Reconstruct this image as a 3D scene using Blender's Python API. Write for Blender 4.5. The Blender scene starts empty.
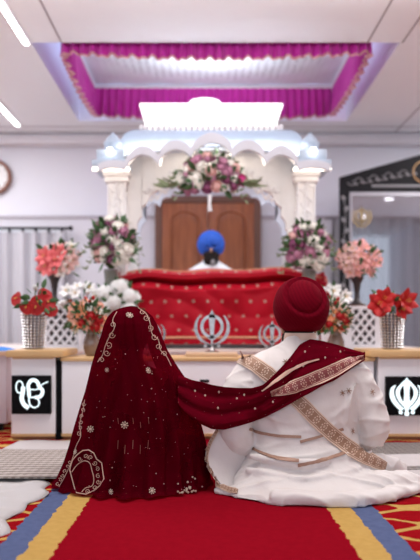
import bpy, bmesh, math, random
from mathutils import Vector, Matrix, noise
from mathutils.bvhtree import BVHTree
R = random.Random(7)
PI = math.pi
S = bpy.context.scene
COL = S.collection
F = 700.0; EYE = 0.75; HX = 205.0; HY = 327.0
def P(px, py, d):
    """pixel + distance -> a point in the room (camera looks level along +Y)"""
    return Vector(((px-HX)*d/F, d, EYE+(HY-py)*d/F))

# ---------------------------------------------------------------- camera, world, lights, exposure
cd = bpy.data.cameras.new('camera'); cam = bpy.data.objects.new('camera', cd); COL.objects.link(cam)
cam.location = (0, 0, EYE); cam.rotation_euler = (PI/2, 0, 0)
cd.sensor_width = 36; cd.sensor_fit = 'AUTO'; cd.lens = 45
cd.shift_x = 5/560; cd.shift_y = 47/560
cd.dof.use_dof = True; cd.dof.focus_distance = 3.12; cd.dof.aperture_fstop = 1.6
cd.clip_start = 0.05; cd.clip_end = 60
S.camera = cam
W = bpy.data.worlds.new('world'); S.world = W; W.use_nodes = True
W.node_tree.nodes['Background'].inputs[0].default_value = (0.80, 0.88, 1.0, 1)
W.node_tree.nodes['Background'].inputs[1].default_value = 1.2
S.view_settings.view_transform = 'Standard'; S.view_settings.look = 'None'
S.view_settings.gamma = 1; S.view_settings.use_curve_mapping = False
S.view_settings.exposure = 0.22
def area(name, loc, rot, sx, sy, power, col=(1, 1, 1)):
    l = bpy.data.lights.new(name, 'AREA'); l.shape = 'RECTANGLE'; l.size = sx; l.size_y = sy; l.energy = power; l.color = col
    o = bpy.data.objects.new(name, l); COL.objects.link(o); o.location = loc; o.rotation_euler = rot
    return o
area('overhead_fill', (0.3, 2.9, 3.12), (0, 0, 0), 2.4, 1.4, 60, (1, 0.95, 0.92))  # added fill light above the seated pair, no fitting built for it
area('stage_fill', (0.1, 5.1, 3.15), (math.radians(25), 0, 0), 3.2, 0.5, 26, (1, 0.97, 0.97))  # added lamp brightening the stage, without a fitting of its own
area('side_fill_left', (-3.2, 6.2, 3.12), (0, 0, 0), 1.2, 3.5, 110, (0.95, 0.97, 1))  # unseen lamp added to brighten the back wall from the left
area('side_fill_right', (3.4, 6.2, 3.12), (0, 0, 0), 1.2, 3.5, 100, (0.95, 0.97, 1))  # its counterpart on the right, likewise added

# ---------------------------------------------------------------- materials
def nt(m):
    m.use_nodes = True; return m.node_tree, m.node_tree.nodes, m.node_tree.links
def mat(name, col, rough=0.55, metal=0.0, var=0.06, vscale=6, bump=0.0, bscale=60, emis=0, ecol=None, trans=0, alpha=1, sheen=0, spec=0.5, coat=0):
    m = bpy.data.materials.new(name); t, n, l = nt(m); b = n['Principled BSDF']
    b.inputs['Roughness'].default_value = rough; b.inputs['Metallic'].default_value = metal
    b.inputs['Transmission Weight'].default_value = trans; b.inputs['Alpha'].default_value = alpha
    b.inputs['Sheen Weight'].default_value = sheen; b.inputs['Specular IOR Level'].default_value = spec
    b.inputs['Coat Weight'].default_value = coat
    tc = n.new('ShaderNodeTexCoord'); nz = n.new('ShaderNodeTexNoise'); nz.inputs['Scale'].default_value = vscale; nz.inputs['Detail'].default_value = 5
    l.new(tc.outputs['Object'], nz.inputs['Vector'])
    mx = n.new('ShaderNodeMix'); mx.data_type = 'RGBA'
    mx.inputs['A'].default_value = [c*(1-var) for c in col]+[1]; mx.inputs['B'].default_value = [min(1, c*(1+var)) for c in col]+[1]
    l.new(nz.outputs['Fac'], mx.inputs['Factor']); l.new(mx.outputs['Result'], b.inputs['Base Color'])
    if bump:
        bn = n.new('ShaderNodeTexNoise'); bn.inputs['Scale'].default_value = bscale; bn.inputs['Detail'].default_value = 6
        l.new(tc.outputs['Object'], bn.inputs['Vector'])
        bp = n.new('ShaderNodeBump'); bp.inputs['Strength'].default_value = bump; bp.inputs['Distance'].default_value = 0.02
        l.new(bn.outputs['Fac'], bp.inputs['Height']); l.new(bp.outputs['Normal'], b.inputs['Normal'])
    if emis:
        b.inputs['Emission Color'].default_value = list(ecol or col)+[1]; b.inputs['Emission Strength'].default_value = emis
    return m
def math_(t, op, a, b=None, c=None):
    q = t.nodes.new('ShaderNodeMath'); q.operation = op
    for i, v in enumerate((a, b, c)):
        if v is None: continue
        if isinstance(v, (int, float)): q.inputs[i].default_value = v
        else: t.links.new(v, q.inputs[i])
    return q.outputs[0]
def mixc(t, f, a, b):
    q = t.nodes.new('ShaderNodeMix'); q.data_type = 'RGBA'
    for nm, v in (('Factor', f), ('A', a), ('B', b)):
        s = q.inputs[nm]
        if isinstance(v, (int, float)): s.default_value = v
        elif isinstance(v, tuple): s.default_value = list(v)+[1] if len(v) == 3 else v
        else: t.links.new(v, s)
    return q.outputs['Result']
def sep(t, out):
    s = t.nodes.new('ShaderNodeSeparateXYZ'); t.links.new(out, s.inputs[0]); return s.outputs

WHITE = mat('white_paint', (0.74, 0.73, 0.76), 0.5, bump=0.05)
WALLM = mat('wall_paint', (0.76, 0.76, 0.82), 0.7, var=0.02)
WALLL = mat('wall_dado_paint', (0.68, 0.66, 0.71), 0.7, var=0.02)
CEILM = mat('ceiling_paint', (0.90, 0.92, 0.96), 0.75, var=0.015)
GROOVE = mat('ceiling_groove', (0.38, 0.35, 0.38), 0.8)
TRIMM = mat('trim_paint', (0.44, 0.40, 0.44), 0.6)
CORN = mat('cornice_paint', (0.78, 0.76, 0.80), 0.6, var=0.02)
MARBLE = mat('white_marble', (0.82, 0.80, 0.80), 0.35, var=0.05, vscale=3, bump=0.08, bscale=20)
CREAMM = mat('cream_marble', (0.86, 0.84, 0.82), 0.4, var=0.05, vscale=4, bump=0.25, bscale=16)
COUNTER = mat('counter_laminate', (0.90, 0.885, 0.92), 0.35, var=0.02)
OAK = mat('oak_edging', (0.66, 0.42, 0.19), 0.4, var=0.15, vscale=9)
OAKD = mat('brown_plinth', (0.36, 0.15, 0.06), 0.5, var=0.15, vscale=9)
BLACK = mat('black_gloss', (0.004, 0.004, 0.005), 0.5, spec=.08)
BLKWOOD = mat('black_lacquer', (0.010, 0.009, 0.011), 0.6, spec=.2)
SILVER = mat('silver', (0.48, 0.45, 0.45), 0.25, 1.0, var=0.75, vscale=22)
CRYSTAL = mat('crystal_beads', (0.78, 0.74, 0.74), 0.15, 0.8, var=0.5, vscale=60)
GLASSB = mat('smoky_brown_glass', (0.20, 0.13, 0.10), 0.15, var=0.2, spec=0.8, coat=0.5)
GOLD = mat('gold_thread', (0.62, 0.40, 0.20), 0.45, 0.35, var=0.25, vscale=90)
SKIN = mat('skin', (0.42, 0.22, 0.14), 0.5, var=0.06)
HAIR = mat('black_hair', (0.02, 0.015, 0.014), 0.7, bump=0.3, bscale=90, spec=.1)
GREYHAIR = mat('grey_beard', (0.25, 0.24, 0.25), 0.6, var=0.4, vscale=60)
COAT = mat('ivory_coat_cloth', (0.73, 0.685, 0.665), 0.62, var=0.03, vscale=12, bump=0.12, bscale=26, sheen=0.2)
COATP = mat('ivory_satin', (0.72, 0.67, 0.65), 0.5, var=0.04, vscale=9, bump=0.3, bscale=9, sheen=0.2)
KURTA = mat('white_kurta', (0.80, 0.82, 0.86), 0.7)
BLUET = mat('royal_blue_cloth', (0.006, 0.085, 0.50), 0.65, var=0.12, vscale=20, bump=0.3, bscale=25)
PINK = mat('magenta_satin', (0.52, 0.012, 0.33), 0.42, var=0.2, vscale=5, sheen=0.3)
GOLDFR = mat('gold_fringe', (0.62, 0.30, 0.32), 0.5, 0.2)
LEAFM = mat('dark_leaf', (0.055, 0.13, 0.045), 0.5, var=0.4, vscale=14)
LEAFP = mat('pale_leaf', (0.22, 0.26, 0.14), 0.5, var=0.3, vscale=14)
STEM = mat('stem_green', (0.10, 0.16, 0.05), 0.6)
PET = {k: mat('petal_'+k, c, 0.55, var=0.15, vscale=25) for k, c in dict(
    white=(0.88, 0.84, 0.78), mauve=(0.50, 0.22, 0.33), purple=(0.28, 0.07, 0.17), blush=(0.76, 0.47, 0.44), coral=(0.78, 0.16, 0.17),
    red=(0.46, 0.008, 0.014), scarlet=(0.50, 0.010, 0.012), orange=(0.80, 0.28, 0.14), peach=(0.80, 0.42, 0.32), magenta=(0.62, 0.04, 0.25), snow=(0.86, 0.86, 0.85), salmon=(0.80, 0.36, 0.34)).items()}
POLLEN = mat('yellow_spadix', (0.75, 0.45, 0.08), 0.6)
LED = mat('white_led', (1, 1, 1), emis=9.0, ecol=(1, 0.97, 0.98))
LEDW = mat('warm_led', (1, 0.9, 0.78), emis=4.0, ecol=(1, 0.88, 0.76))
LEDB = mat('blue_led', (0.6, 0.7, 1), emis=6.0, ecol=(0.45, 0.50, 1.0))
LEDP = mat('violet_led', (0.9, 0.5, 0.9), emis=4.0, ecol=(0.75, 0.32, 0.85))
PEDGLOW = mat('pedestal_glow', (1, 1, 1), emis=1.2, ecol=(1, 0.99, 1))  # glow put into the pedestal's surface, which is no lamp
SIGN = mat('lit_emblem', (0.3, 0.33, 0.35), emis=1.05, ecol=(0.80, 0.95, 1.0))
CURT = mat('pale_curtain', (0.54, 0.53, 0.57), 0.75, var=0.06, vscale=3)
CURTG = mat('grey_curtain', (0.36, 0.35, 0.38), 0.75, var=0.06, vscale=3)
ETCH = mat('frosted_etching', (0.20, 0.19, 0.20), 0.5)
GREYSLV = mat('grey_metal', (0.36, 0.34, 0.37), 0.35, 0.6)
REDTURB = None

def door_wood():
    m = bpy.data.materials.new('door_wood'); t, n, l = nt(m); b = n['Principled BSDF']
    tc = n.new('ShaderNodeTexCoord'); mp = n.new('ShaderNodeMapping'); mp.inputs['Scale'].default_value = (14, 14, 1.6)
    nz = n.new('ShaderNodeTexNoise'); nz.inputs['Scale'].default_value = 2; nz.inputs['Detail'].default_value = 8
    l.new(tc.outputs['Object'], mp.inputs[0]); l.new(mp.outputs[0], nz.inputs['Vector'])
    l.new(mixc(t, nz.outputs['Fac'], (0.15, 0.036, 0.012), (0.52, 0.17, 0.065)), b.inputs['Base Color'])
    b.inputs['Roughness'].default_value = 0.35
    return m
DOORM = door_wood()

def carpet_mat():
    m = bpy.data.materials.new('patterned_carpet'); t, n, l = nt(m); b = n['Principled BSDF']; b.inputs['Roughness'].default_value = 0.95
    b.inputs['Specular IOR Level'].default_value = 0.0
    tc = n.new('ShaderNodeTexCoord'); s = sep(t, tc.outputs['Object'])
    nz = n.new('ShaderNodeTexNoise'); nz.inputs['Scale'].default_value = 9; nz.inputs['Detail'].default_value = 2
    mp = n.new('ShaderNodeMapping'); mp.inputs['Scale'].default_value = (1, 2.2, 1); l.new(tc.outputs['Object'], mp.inputs[0]); l.new(mp.outputs[0], nz.inputs['Vector'])
    wob = math_(t, 'MULTIPLY', math_(t, 'SUBTRACT', nz.outputs['Fac'], 0.5), 0.035)
    ax = math_(t, 'ADD', math_(t, 'ABSOLUTE', s[0]), wob)
    # ogee lattice of yellow lines in the red field
    n2 = n.new('ShaderNodeTexNoise'); n2.inputs['Scale'].default_value = 14; n2.inputs['Detail'].default_value = 1; l.new(tc.outputs['Object'], n2.inputs['Vector'])
    ju = math_(t, 'MULTIPLY', math_(t, 'SUBTRACT', n2.outputs['Fac'], 0.5), 0.9)
    cx = math_(t, 'COSINE', math_(t, 'ADD', math_(t, 'MULTIPLY', s[0], 2*PI/0.42), ju))
    cy = math_(t, 'COSINE', math_(t, 'ADD', math_(t, 'MULTIPLY', s[1], 2*PI/0.25), ju))
    lat = math_(t, 'LESS_THAN', math_(t, 'ABSOLUTE', math_(t, 'ADD', math_(t, 'MULTIPLY', cx, 0.8), cy)), 0.36)
    n3 = n.new('ShaderNodeTexNoise'); n3.inputs['Scale'].default_value = 40; n3.inputs['Detail'].default_value = 4; l.new(tc.outputs['Object'], n3.inputs['Vector'])
    red = mixc(t, n3.outputs['Fac'], (0.22, 0.004, 0.008), (0.33, 0.008, 0.013))
    redr = mixc(t, n3.outputs['Fac'], (0.215, 0.003, 0.010), (0.285, 0.005, 0.015))
    yel = mixc(t, n3.outputs['Fac'], (0.44, 0.27, 0.075), (0.58, 0.37, 0.12))
    blu = mixc(t, n3.outputs['Fac'], (0.075, 0.10, 0.20), (0.12, 0.15, 0.28))
    fld = mixc(t, lat, red, yel)
    c = mixc(t, math_(t, 'LESS_THAN', ax, 0.695), fld, blu)
    c = mixc(t, math_(t, 'LESS_THAN', ax, 0.60), c, yel)
    c = mixc(t, math_(t, 'LESS_THAN', ax, 0.50), c, redr)
    l.new(c, b.inputs['Base Color'])
    bp = n.new('ShaderNodeBump'); bp.inputs['Strength'].default_value = 0.4; bp.inputs['Distance'].default_value = 0.004
    n4 = n.new('ShaderNodeTexNoise'); n4.inputs['Scale'].default_value = 220; l.new(tc.outputs['Object'], n4.inputs['Vector'])
    l.new(n4.outputs['Fac'], bp.inputs['Height']); l.new(bp.outputs['Normal'], b.inputs['Normal'])
    return m

def motif_mat(name, base, base2, gold, nu, nv, rad=0.17, rough=0.5, alpha=1.0, sheen=0.3, border=None, bump=0.15, spec=0.15, tint=(0.55, 0.05, 0.09, 1)):
    """cloth with staggered rows of small flower motifs, laid out in the cloth's own UV"""
    m = bpy.data.materials.new(name); t, n, l = nt(m); b = n['Principled BSDF']; b.inputs['Roughness'].default_value = rough
    b.inputs['Sheen Weight'].default_value = sheen; b.inputs['Specular IOR Level'].default_value = spec
    uv = n.new('ShaderNodeTexCoord'); s = sep(t, uv.outputs['UV'])
    v = math_(t, 'MULTIPLY', s[1], nv); row = math_(t, 'FLOOR', v)
    u = math_(t, 'ADD', math_(t, 'MULTIPLY', s[0], nu), math_(t, 'MULTIPLY', math_(t, 'MODULO', row, 2.0), 0.5))
    fu = math_(t, 'SUBTRACT', math_(t, 'FRACT', u), 0.5); fv = math_(t, 'SUBTRACT', math_(t, 'FRACT', v), 0.5)
    rr = math_(t, 'SQRT', math_(t, 'ADD', math_(t, 'MULTIPLY', fu, fu), math_(t, 'MULTIPLY', fv, fv)))
    an = math_(t, 'ARCTAN2', fv, fu)
    edge = math_(t, 'ADD', rad, math_(t, 'MULTIPLY', math_(t, 'COSINE', math_(t, 'MULTIPLY', an, 6.0)), rad*0.3))
    dot = math_(t, 'LESS_THAN', rr, edge)
    nz = n.new('ShaderNodeTexNoise'); nz.inputs['Scale'].default_value = 8; l.new(uv.outputs['Object'], nz.inputs['Vector'])
    c = mixc(t, dot, mixc(t, nz.outputs['Fac'], base, base2), gold)
    if border:
        f = None
        for v0, v1 in border:
            q = math_(t, 'MULTIPLY', math_(t, 'GREATER_THAN', s[1], v0), math_(t, 'LESS_THAN', s[1], v1))
            c = mixc(t, q, c, gold)
    l.new(c, b.inputs['Base Color']); 
    if alpha < 1:   # light passing through the weave takes the cloth's colour
        tr = n.new('ShaderNodeBsdfTransparent'); tr.inputs[0].default_value = tint; ms = n.new('ShaderNodeMixShader'); ms.inputs[0].default_value = 1-alpha
        l.new(b.outputs[0], ms.inputs[1]); l.new(tr.outputs[0], ms.inputs[2]); l.new(ms.outputs[0], n['Material Output'].inputs[0])
    n4 = n.new('ShaderNodeTexNoise'); n4.inputs['Scale'].default_value = 35; l.new(uv.outputs['Object'], n4.inputs['Vector'])
    bp = n.new('ShaderNodeBump'); bp.inputs['Strength'].default_value = bump; bp.inputs['Distance'].default_value = 0.01
    l.new(n4.outputs['Fac'], bp.inputs['Height']); l.new(bp.outputs['Normal'], b.inputs['Normal'])
    return m
RUMALA = motif_mat('scarlet_brocade', (0.33, 0.003, 0.013), (0.50, 0.005, 0.022), (0.44, 0.29, 0.24), 14, 6.5, 0.095, sheen=0.0, border=[(0.0, 0.006), (0.925, 0.94)])
VEIL = motif_mat('maroon_chiffon', (0.065, 0.0004, 0.004), (0.125, 0.0012, 0.009), (0.25, 0.06, 0.04), 22, 20, 0.022, rough=1, alpha=0.70, spec=0.0, sheen=0.0, bump=0.3)
SCARF = motif_mat('maroon_scarf_cloth', (0.095, 0.001, 0.007), (0.155, 0.003, 0.013), (0.45, 0.28, 0.22), 12, 4, 0.022, rough=1, alpha=0.80, spec=0.0, sheen=0.0, bump=0.25)
MAROON = mat('maroon_dress_cloth', (0.05, 0.0005, 0.004), 0.9, spec=.05, var=0.2, vscale=10, bump=0.2)

def lace_mat(name, a, b_, nu=1, kind=0):
    """woven border: rosettes between two rails, in the band's own UV (u runs along, in band widths)"""
    m = bpy.data.materials.new(name); t, n, l = nt(m); b = n['Principled BSDF']; b.inputs['Roughness'].default_value = 0.5
    b.inputs['Metallic'].default_value = 0.15
    uv = n.new('ShaderNodeTexCoord'); s = sep(t, uv.outputs['UV'])
    fu = math_(t, 'SUBTRACT', math_(t, 'FRACT', math_(t, 'MULTIPLY', s[0], nu)), 0.5); fv = math_(t, 'SUBTRACT', s[1], 0.5)
    rr = math_(t, 'SQRT', math_(t, 'ADD', math_(t, 'MULTIPLY', fu, fu), math_(t, 'MULTIPLY', fv, fv)))
    rings = math_(t, 'GREATER_THAN', math_(t, 'SINE', math_(t, 'MULTIPLY', rr, 30.0)), 0.1)
    an = math_(t, 'ARCTAN2', fv, fu)
    pet = math_(t, 'GREATER_THAN', math_(t, 'COSINE', math_(t, 'MULTIPLY', an, 8.0)), -0.2)
    ros = math_(t, 'MULTIPLY', math_(t, 'MULTIPLY', rings, pet), math_(t, 'LESS_THAN', rr, 0.40))
    rail = math_(t, 'GREATER_THAN', math_(t, 'ABSOLUTE', fv), 0.42)
    rail2 = math_(t, 'MULTIPLY', math_(t, 'GREATER_THAN', math_(t, 'ABSOLUTE', fv), 0.32), math_(t, 'LESS_THAN', math_(t, 'ABSOLUTE', fv), 0.36))
    f = math_(t, 'MINIMUM', math_(t, 'ADD', math_(t, 'ADD', ros, rail), rail2), 1.0)
    l.new(mixc(t, f, a, b_), b.inputs['Base Color'])
    bp = n.new('ShaderNodeBump'); bp.inputs['Strength'].default_value = 0.6; bp.inputs['Distance'].default_value = 0.003
    l.new(f, bp.inputs['Height']); l.new(bp.outputs['Normal'], b.inputs['Normal'])
    return m
LACE = lace_mat('gold_embroidered_border', (0.30, 0.165, 0.105), (0.70, 0.53, 0.42), 1.5)
LACE2 = lace_mat('maroon_gold_border', (0.24, 0.05, 0.05), (0.66, 0.46, 0.36), 1.4)

def turban_mat():
    m = bpy.data.materials.new('maroon_turban_cloth'); t, n, l = nt(m); b = n['Principled BSDF']; b.inputs['Roughness'].default_value = 0.8
    b.inputs['Specular IOR Level'].default_value = 0.03
    tc = n.new('ShaderNodeTexCoord'); wv = n.new('ShaderNodeTexWave'); wv.inputs['Scale'].default_value = 22; wv.inputs['Distortion'].default_value = 3
    mp = n.new('ShaderNodeMapping'); mp.inputs['Rotation'].default_value = (0.3, 0.5, 0.6); l.new(tc.outputs['Object'], mp.inputs[0]); l.new(mp.outputs[0], wv.inputs['Vector'])
    l.new(mixc(t, wv.outputs['Fac'], (0.12, 0.001, 0.008), (0.145, 0.0015, 0.010)), b.inputs['Base Color'])
    bp = n.new('ShaderNodeBump'); bp.inputs['Strength'].default_value = 0.02; bp.inputs['Distance'].default_value = 0.004
    l.new(wv.outputs['Fac'], bp.inputs['Height']); l.new(bp.outputs['Normal'], b.inputs['Normal'])
    return m
TURB = turban_mat()
def dhurrie(name, a, b_, sc, ax=1, thr=0.0):
    m = bpy.data.materials.new(name); t, n, l = nt(m); b = n['Principled BSDF']; b.inputs['Roughness'].default_value = 0.95
    tc = n.new('ShaderNodeTexCoord'); s = sep(t, tc.outputs['Object'])
    nz = n.new('ShaderNodeTexNoise'); nz.inputs['Scale'].default_value = 30; l.new(tc.outputs['Object'], nz.inputs['Vector'])
    w1 = math_(t, 'SINE', math_(t, 'ADD', math_(t, 'MULTIPLY', s[ax], sc), math_(t, 'MULTIPLY', nz.outputs['Fac'], 2.0)))
    w2 = math_(t, 'SINE', math_(t, 'MULTIPLY', s[1-ax], sc*1.4))
    f = math_(t, 'GREATER_THAN', math_(t, 'ADD', w1, math_(t, 'MULTIPLY', w2, 0.5)), thr)
    l.new(mixc(t, f, a, b_), b.inputs['Base Color'])
    return m
MATG = dhurrie('grey_dhurrie', (0.22, 0.18, 0.16), (0.42, 0.37, 0.34), 110)
MATD = dhurrie('dark_dhurrie', (0.10, 0.085, 0.08), (0.24, 0.205, 0.19), 130)
MATP = mat('pale_mat', (0.50, 0.46, 0.46), 0.95, var=0.08, vscale=20)
SHEET = mat('white_sheet', (0.52, 0.50, 0.50), 0.75, var=0.04, bump=0.15, bscale=14)
def quilt_mat():
    m = bpy.data.materials.new('silver_quilted_canopy'); t, n, l = nt(m); b = n['Principled BSDF']; b.inputs['Roughness'].default_value = 0.45; b.inputs['Metallic'].default_value = 0.15
    tc = n.new('ShaderNodeTexCoord'); v = n.new('ShaderNodeTexVoronoi'); v.inputs['Scale'].default_value = 13; v.inputs['Randomness'].default_value = 0.15
    l.new(tc.outputs['Object'], v.inputs['Vector'])
    d = math_(t, 'LESS_THAN', v.outputs['Distance'], 0.28)
    l.new(mixc(t, d, (0.72, 0.77, 0.82), (0.46, 0.48, 0.54)), b.inputs['Base Color'])
    bp = n.new('ShaderNodeBump'); bp.inputs['Strength'].default_value = 0.5; bp.inputs['Distance'].default_value = 0.02
    l.new(v.outputs['Distance'], bp.inputs['Height']); l.new(bp.outputs['Normal'], b.inputs['Normal'])
    return m
QUILT = quilt_mat()
def pane_mat():
    m = bpy.data.materials.new('reflective_pane'); t, n, l = nt(m)
    n.remove(n['Principled BSDF']); out = n['Material Output']
    tr = n.new('ShaderNodeBsdfTransparent'); tr.inputs[0].default_value = (0.80, 0.80, 0.82, 1)
    gl = n.new('ShaderNodeBsdfGlossy'); gl.inputs['Roughness'].default_value = 0.03; gl.inputs[0].default_value = (0.9, 0.9, 0.95, 1)
    mx = n.new('ShaderNodeMixShader'); mx.inputs[0].default_value = 0.24
    l.new(tr.outputs[0], mx.inputs[1]); l.new(gl.outputs[0], mx.inputs[2]); l.new(mx.outputs[0], out.inputs[0])
    return m
PANE = pane_mat()

# ---------------------------------------------------------------- mesh builder
class M:
    def __init__(s): s.v = []; s.f = []; s.mi = []; s.uv = []; s.m = 0
    def add(s, vs, fs, uvs=None):
        o = len(s.v); s.v += [Vector(v) for v in vs]
        for k, f in enumerate(fs):
            s.f.append([i+o for i in f]); s.mi.append(s.m)
            s.uv.append(uvs[k] if uvs else None)
        return s
    def box(s, x0, x1, y0, y1, z0, z1, bev=0.0):
        if bev <= 0:
            vs = [(x, y, z) for x in (x0, x1) for y in (y0, y1) for z in (z0, z1)]
            s.add(vs, [(0, 1, 3, 2), (4, 6, 7, 5), (0, 4, 5, 1), (2, 3, 7, 6), (0, 2, 6, 4), (1, 5, 7, 3)])
        else:
            bm = bmesh.new(); bmesh.ops.create_cube(bm, size=1)
            for v in bm.verts: v.co = Vector(((x0+x1)/2+v.co.x*(x1-x0), (y0+y1)/2+v.co.y*(y1-y0), (z0+z1)/2+v.co.z*(z1-z0)))
            bmesh.ops.bevel(bm, geom=bm.edges[:], offset=bev, segments=2, affect='EDGES', profile=0.6)
            bm.verts.index_update()
            s.add([v.co.copy() for v in bm.verts], [[v.index for v in f.verts] for f in bm.faces]); bm.free()
        return s
    def lathe(s, prof, c, n=20, axis=None, close=True, sx=1, sy=1):
        """prof: (radius, height) rows"""
        vs = []; c = Vector(c)
        for r, h in prof:
            for k in range(n):
                a = 2*PI*k/n; v = Vector((r*math.cos(a)*sx, r*math.sin(a)*sy, h))
                if axis is not None: v = axis @ v
                vs.append(c+v)
        fs = []
        for i in range(len(prof)-1):
            for k in range(n):
                fs.append((i*n+k, i*n+(k+1) % n, (i+1)*n+(k+1) % n, (i+1)*n+k))
        if close: fs.append(tuple(range(n-1, -1, -1))); fs.append(tuple(range((len(prof)-1)*n, len(prof)*n)))
        return s.add(vs, fs)
    def ball(s, c, r, n=12, m=8, rot=None):
        if isinstance(r, (int, float)): r = (r, r, r)
        c = Vector(c); vs = []
        for i in range(m+1):
            t = PI*i/m
            for k in range(n):
                a = 2*PI*k/n; v = Vector((r[0]*math.sin(t)*math.cos(a), r[1]*math.sin(t)*math.sin(a), r[2]*math.cos(t)))
                if rot is not None: v = rot @ v
                vs.append(c+v)
        fs = [(i*n+k, (i+1)*n+k, (i+1)*n+(k+1) % n, i*n+(k+1) % n) for i in range(m) for k in range(n)]
        return s.add(vs, fs)
    def tube(s, pts, rad, n=8, smooth=0, flat=1.0, cap=True):
        pts = [Vector(p) for p in pts]
        if isinstance(rad, (int, float)): rad = [rad]*len(pts)
        if smooth: pts, rad = cr(pts, rad, smooth)
        vs = []; up = Vector((0, 0, 1)); prev = None
        for i, p in enumerate(pts):
            t = (pts[min(i+1, len(pts)-1)]-pts[max(i-1, 0)]).normalized()
            a = t.cross(prev if prev is not None else (up if abs(t.z) < .9 else Vector((0, 1, 0)))); 
            if a.length < 1e-5: a = t.cross(Vector((1, 0.1, 0)))
            a.normalize(); b = a.cross(t).normalized(); prev = b
            for k in range(n):
                w = 2*PI*k/n; vs.append(p+(a*math.cos(w)+b*math.sin(w)*flat)*rad[i])
        fs = [(i*n+k, i*n+(k+1) % n, (i+1)*n+(k+1) % n, (i+1)*n+k) for i in range(len(pts)-1) for k in range(n)]
        if cap: fs += [tuple(range(n-1, -1, -1)), tuple(range((len(pts)-1)*n, len(pts)*n))]
        return s.add(vs, fs)
    def grid(s, fn, nu, nv, closeu=False, uvfn=None):
        vs = [fn(i/(nu if closeu else nu-1), j/(nv-1)) for j in range(nv) for i in range(nu)]
        fs = []; uvs = []
        for j in range(nv-1):
            for i in range(nu if closeu else nu-1):
                fs.append((j*nu+i, j*nu+(i+1) % nu, (j+1)*nu+(i+1) % nu, (j+1)*nu+i))
                d = nu if closeu else nu-1
                u0, u1, v0, v1 = i/d, (i+1)/d, j/(nv-1), (j+1)/(nv-1)
                uvs.append([(u0, v0), (u1, v0), (u1, v1), (u0, v1)])
        return s.add(vs, fs, uvs)
    def prism(s, poly, y0, y1, fr=None):
        """2D outline (x, z) given its own depth y0..y1; fr maps (x, y, z) to a point"""
        fr = fr or (lambda x, y, z: (x, y, z)); n = len(poly)
        vs = [fr(x, y0, z) for x, z in poly]+[fr(x, y1, z) for x, z in poly]
        fs = [tuple(range(n)), tuple(range(2*n-1, n-1, -1))]+[(k, k+n, (k+1) % n+n, (k+1) % n) for k in range(n)]
        return s.add(vs, fs)
    def strip(s, top, bot, y0, y1):
        """solid between two outlines with the same number of (x, z) points"""
        n = len(top)
        for k in range(n-1):
            q = [bot[k], bot[k+1], top[k+1], top[k]]
            s.prism(q, y0, y1)
        return s
    def build(s, name, mats, parent=None, smooth=True, origin=None, fix=True, tris=False):
        if not isinstance(mats, (list, tuple)): mats = [mats]
        me = bpy.data.meshes.new(name)
        if origin is None:
            if parent is not None: origin = WL[parent.name]
            else:
                xs = [v.x for v in s.v]; ys = [v.y for v in s.v]; zs = [v.z for v in s.v]
                origin = Vector(((min(xs)+max(xs))/2, (min(ys)+max(ys))/2, min(zs)))
        origin = Vector(origin)
        me.from_pydata([v-origin for v in s.v], [], s.f)
        for m in mats: me.materials.append(m)
        for p, mi in zip(me.polygons, s.mi): p.material_index = mi; p.use_smooth = smooth
        if any(s.uv):
            ul = me.uv_layers.new(name='UVMap')
            for p, uv in zip(me.polygons, s.uv):
                if uv:
                    for li, c in zip(p.loop_indices, uv): ul.data[li].uv = c
        if fix:
            bm = bmesh.new(); bm.from_mesh(me); bmesh.ops.remove_doubles(bm, verts=bm.verts, dist=1e-5)
            bmesh.ops.recalc_face_normals(bm, faces=bm.faces); bm.to_mesh(me); bm.free()
        me.validate()
        if smooth:
            try: me.set_sharp_from_angle(angle=math.radians(45))
            except Exception: pass
        o = bpy.data.objects.new(name, me); COL.objects.link(o)
        if parent is not None: o.parent = parent; o.location = origin-WL[parent.name]
        else: o.location = origin
        WL[o.name] = origin
        return o
WL = {}
def cr(pts, rad, k):
    out = []; ro = []
    for i in range(len(pts)-1):
        p0, p1, p2, p3 = pts[max(i-1, 0)], pts[i], pts[i+1], pts[min(i+2, len(pts)-1)]
        for j in range(k):
            t = j/k
            out.append(0.5*((2*p1)+(p2-p0)*t+(2*p0-5*p1+4*p2-p3)*t*t+(3*p1-p0-3*p2+p3)*t*t*t)); ro.append(rad[i]*(1-t)+rad[i+1]*t)
    out.append(pts[-1]); ro.append(rad[-1]); return out, ro
def tag(o, label, cat, group=None, kind=None):
    o['label'] = label; o['category'] = cat
    if group: o['group'] = group
    if kind: o['kind'] = kind
    return o
def empty(name, loc, label, cat, group=None):
    o = bpy.data.objects.new(name, None); COL.objects.link(o); o.location = loc; o.empty_display_size = 0.1; WL[o.name] = Vector(loc)
    return tag(o, label, cat, group)
def struct(o): o['kind'] = 'structure'; return o
def lerp_tab(tab, x):
    if x <= tab[0][0]: return tab[0][1:]
    for a, b in zip(tab, tab[1:]):
        if x <= b[0]:
            t = (x-a[0])/(b[0]-a[0]); t2 = t
            return tuple(p*(1-t2)+q*t2 for p, q in zip(a[1:], b[1:]))
    return tab[-1][1:]
def modded(o, mods):
    """apply modifiers by evaluating them; mods: list of (type, dict)"""
    for ty, kw in mods:
        m = o.modifiers.new(ty, ty)
        for k, v in kw.items(): setattr(m, k, v)
    bpy.context.view_layer.update()
    dg = bpy.context.evaluated_depsgraph_get()
    me = bpy.data.meshes.new_from_object(o.evaluated_get(dg), depsgraph=dg)
    old = o.data; o.modifiers.clear(); o.data = me
    if not me.materials:
        for m in old.materials: me.materials.append(m)
    for p in me.polygons: p.use_smooth = True
    return o
def bvh(objs):
    vs = []; fs = []
    for o in objs:
        w = WL[o.name]; k = len(vs)
        vs += [v.co+w for v in o.data.vertices]; fs += [[i+k for i in p.vertices] for p in o.data.polygons]
    return BVHTree.FromPolygons(vs, fs)
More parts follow.
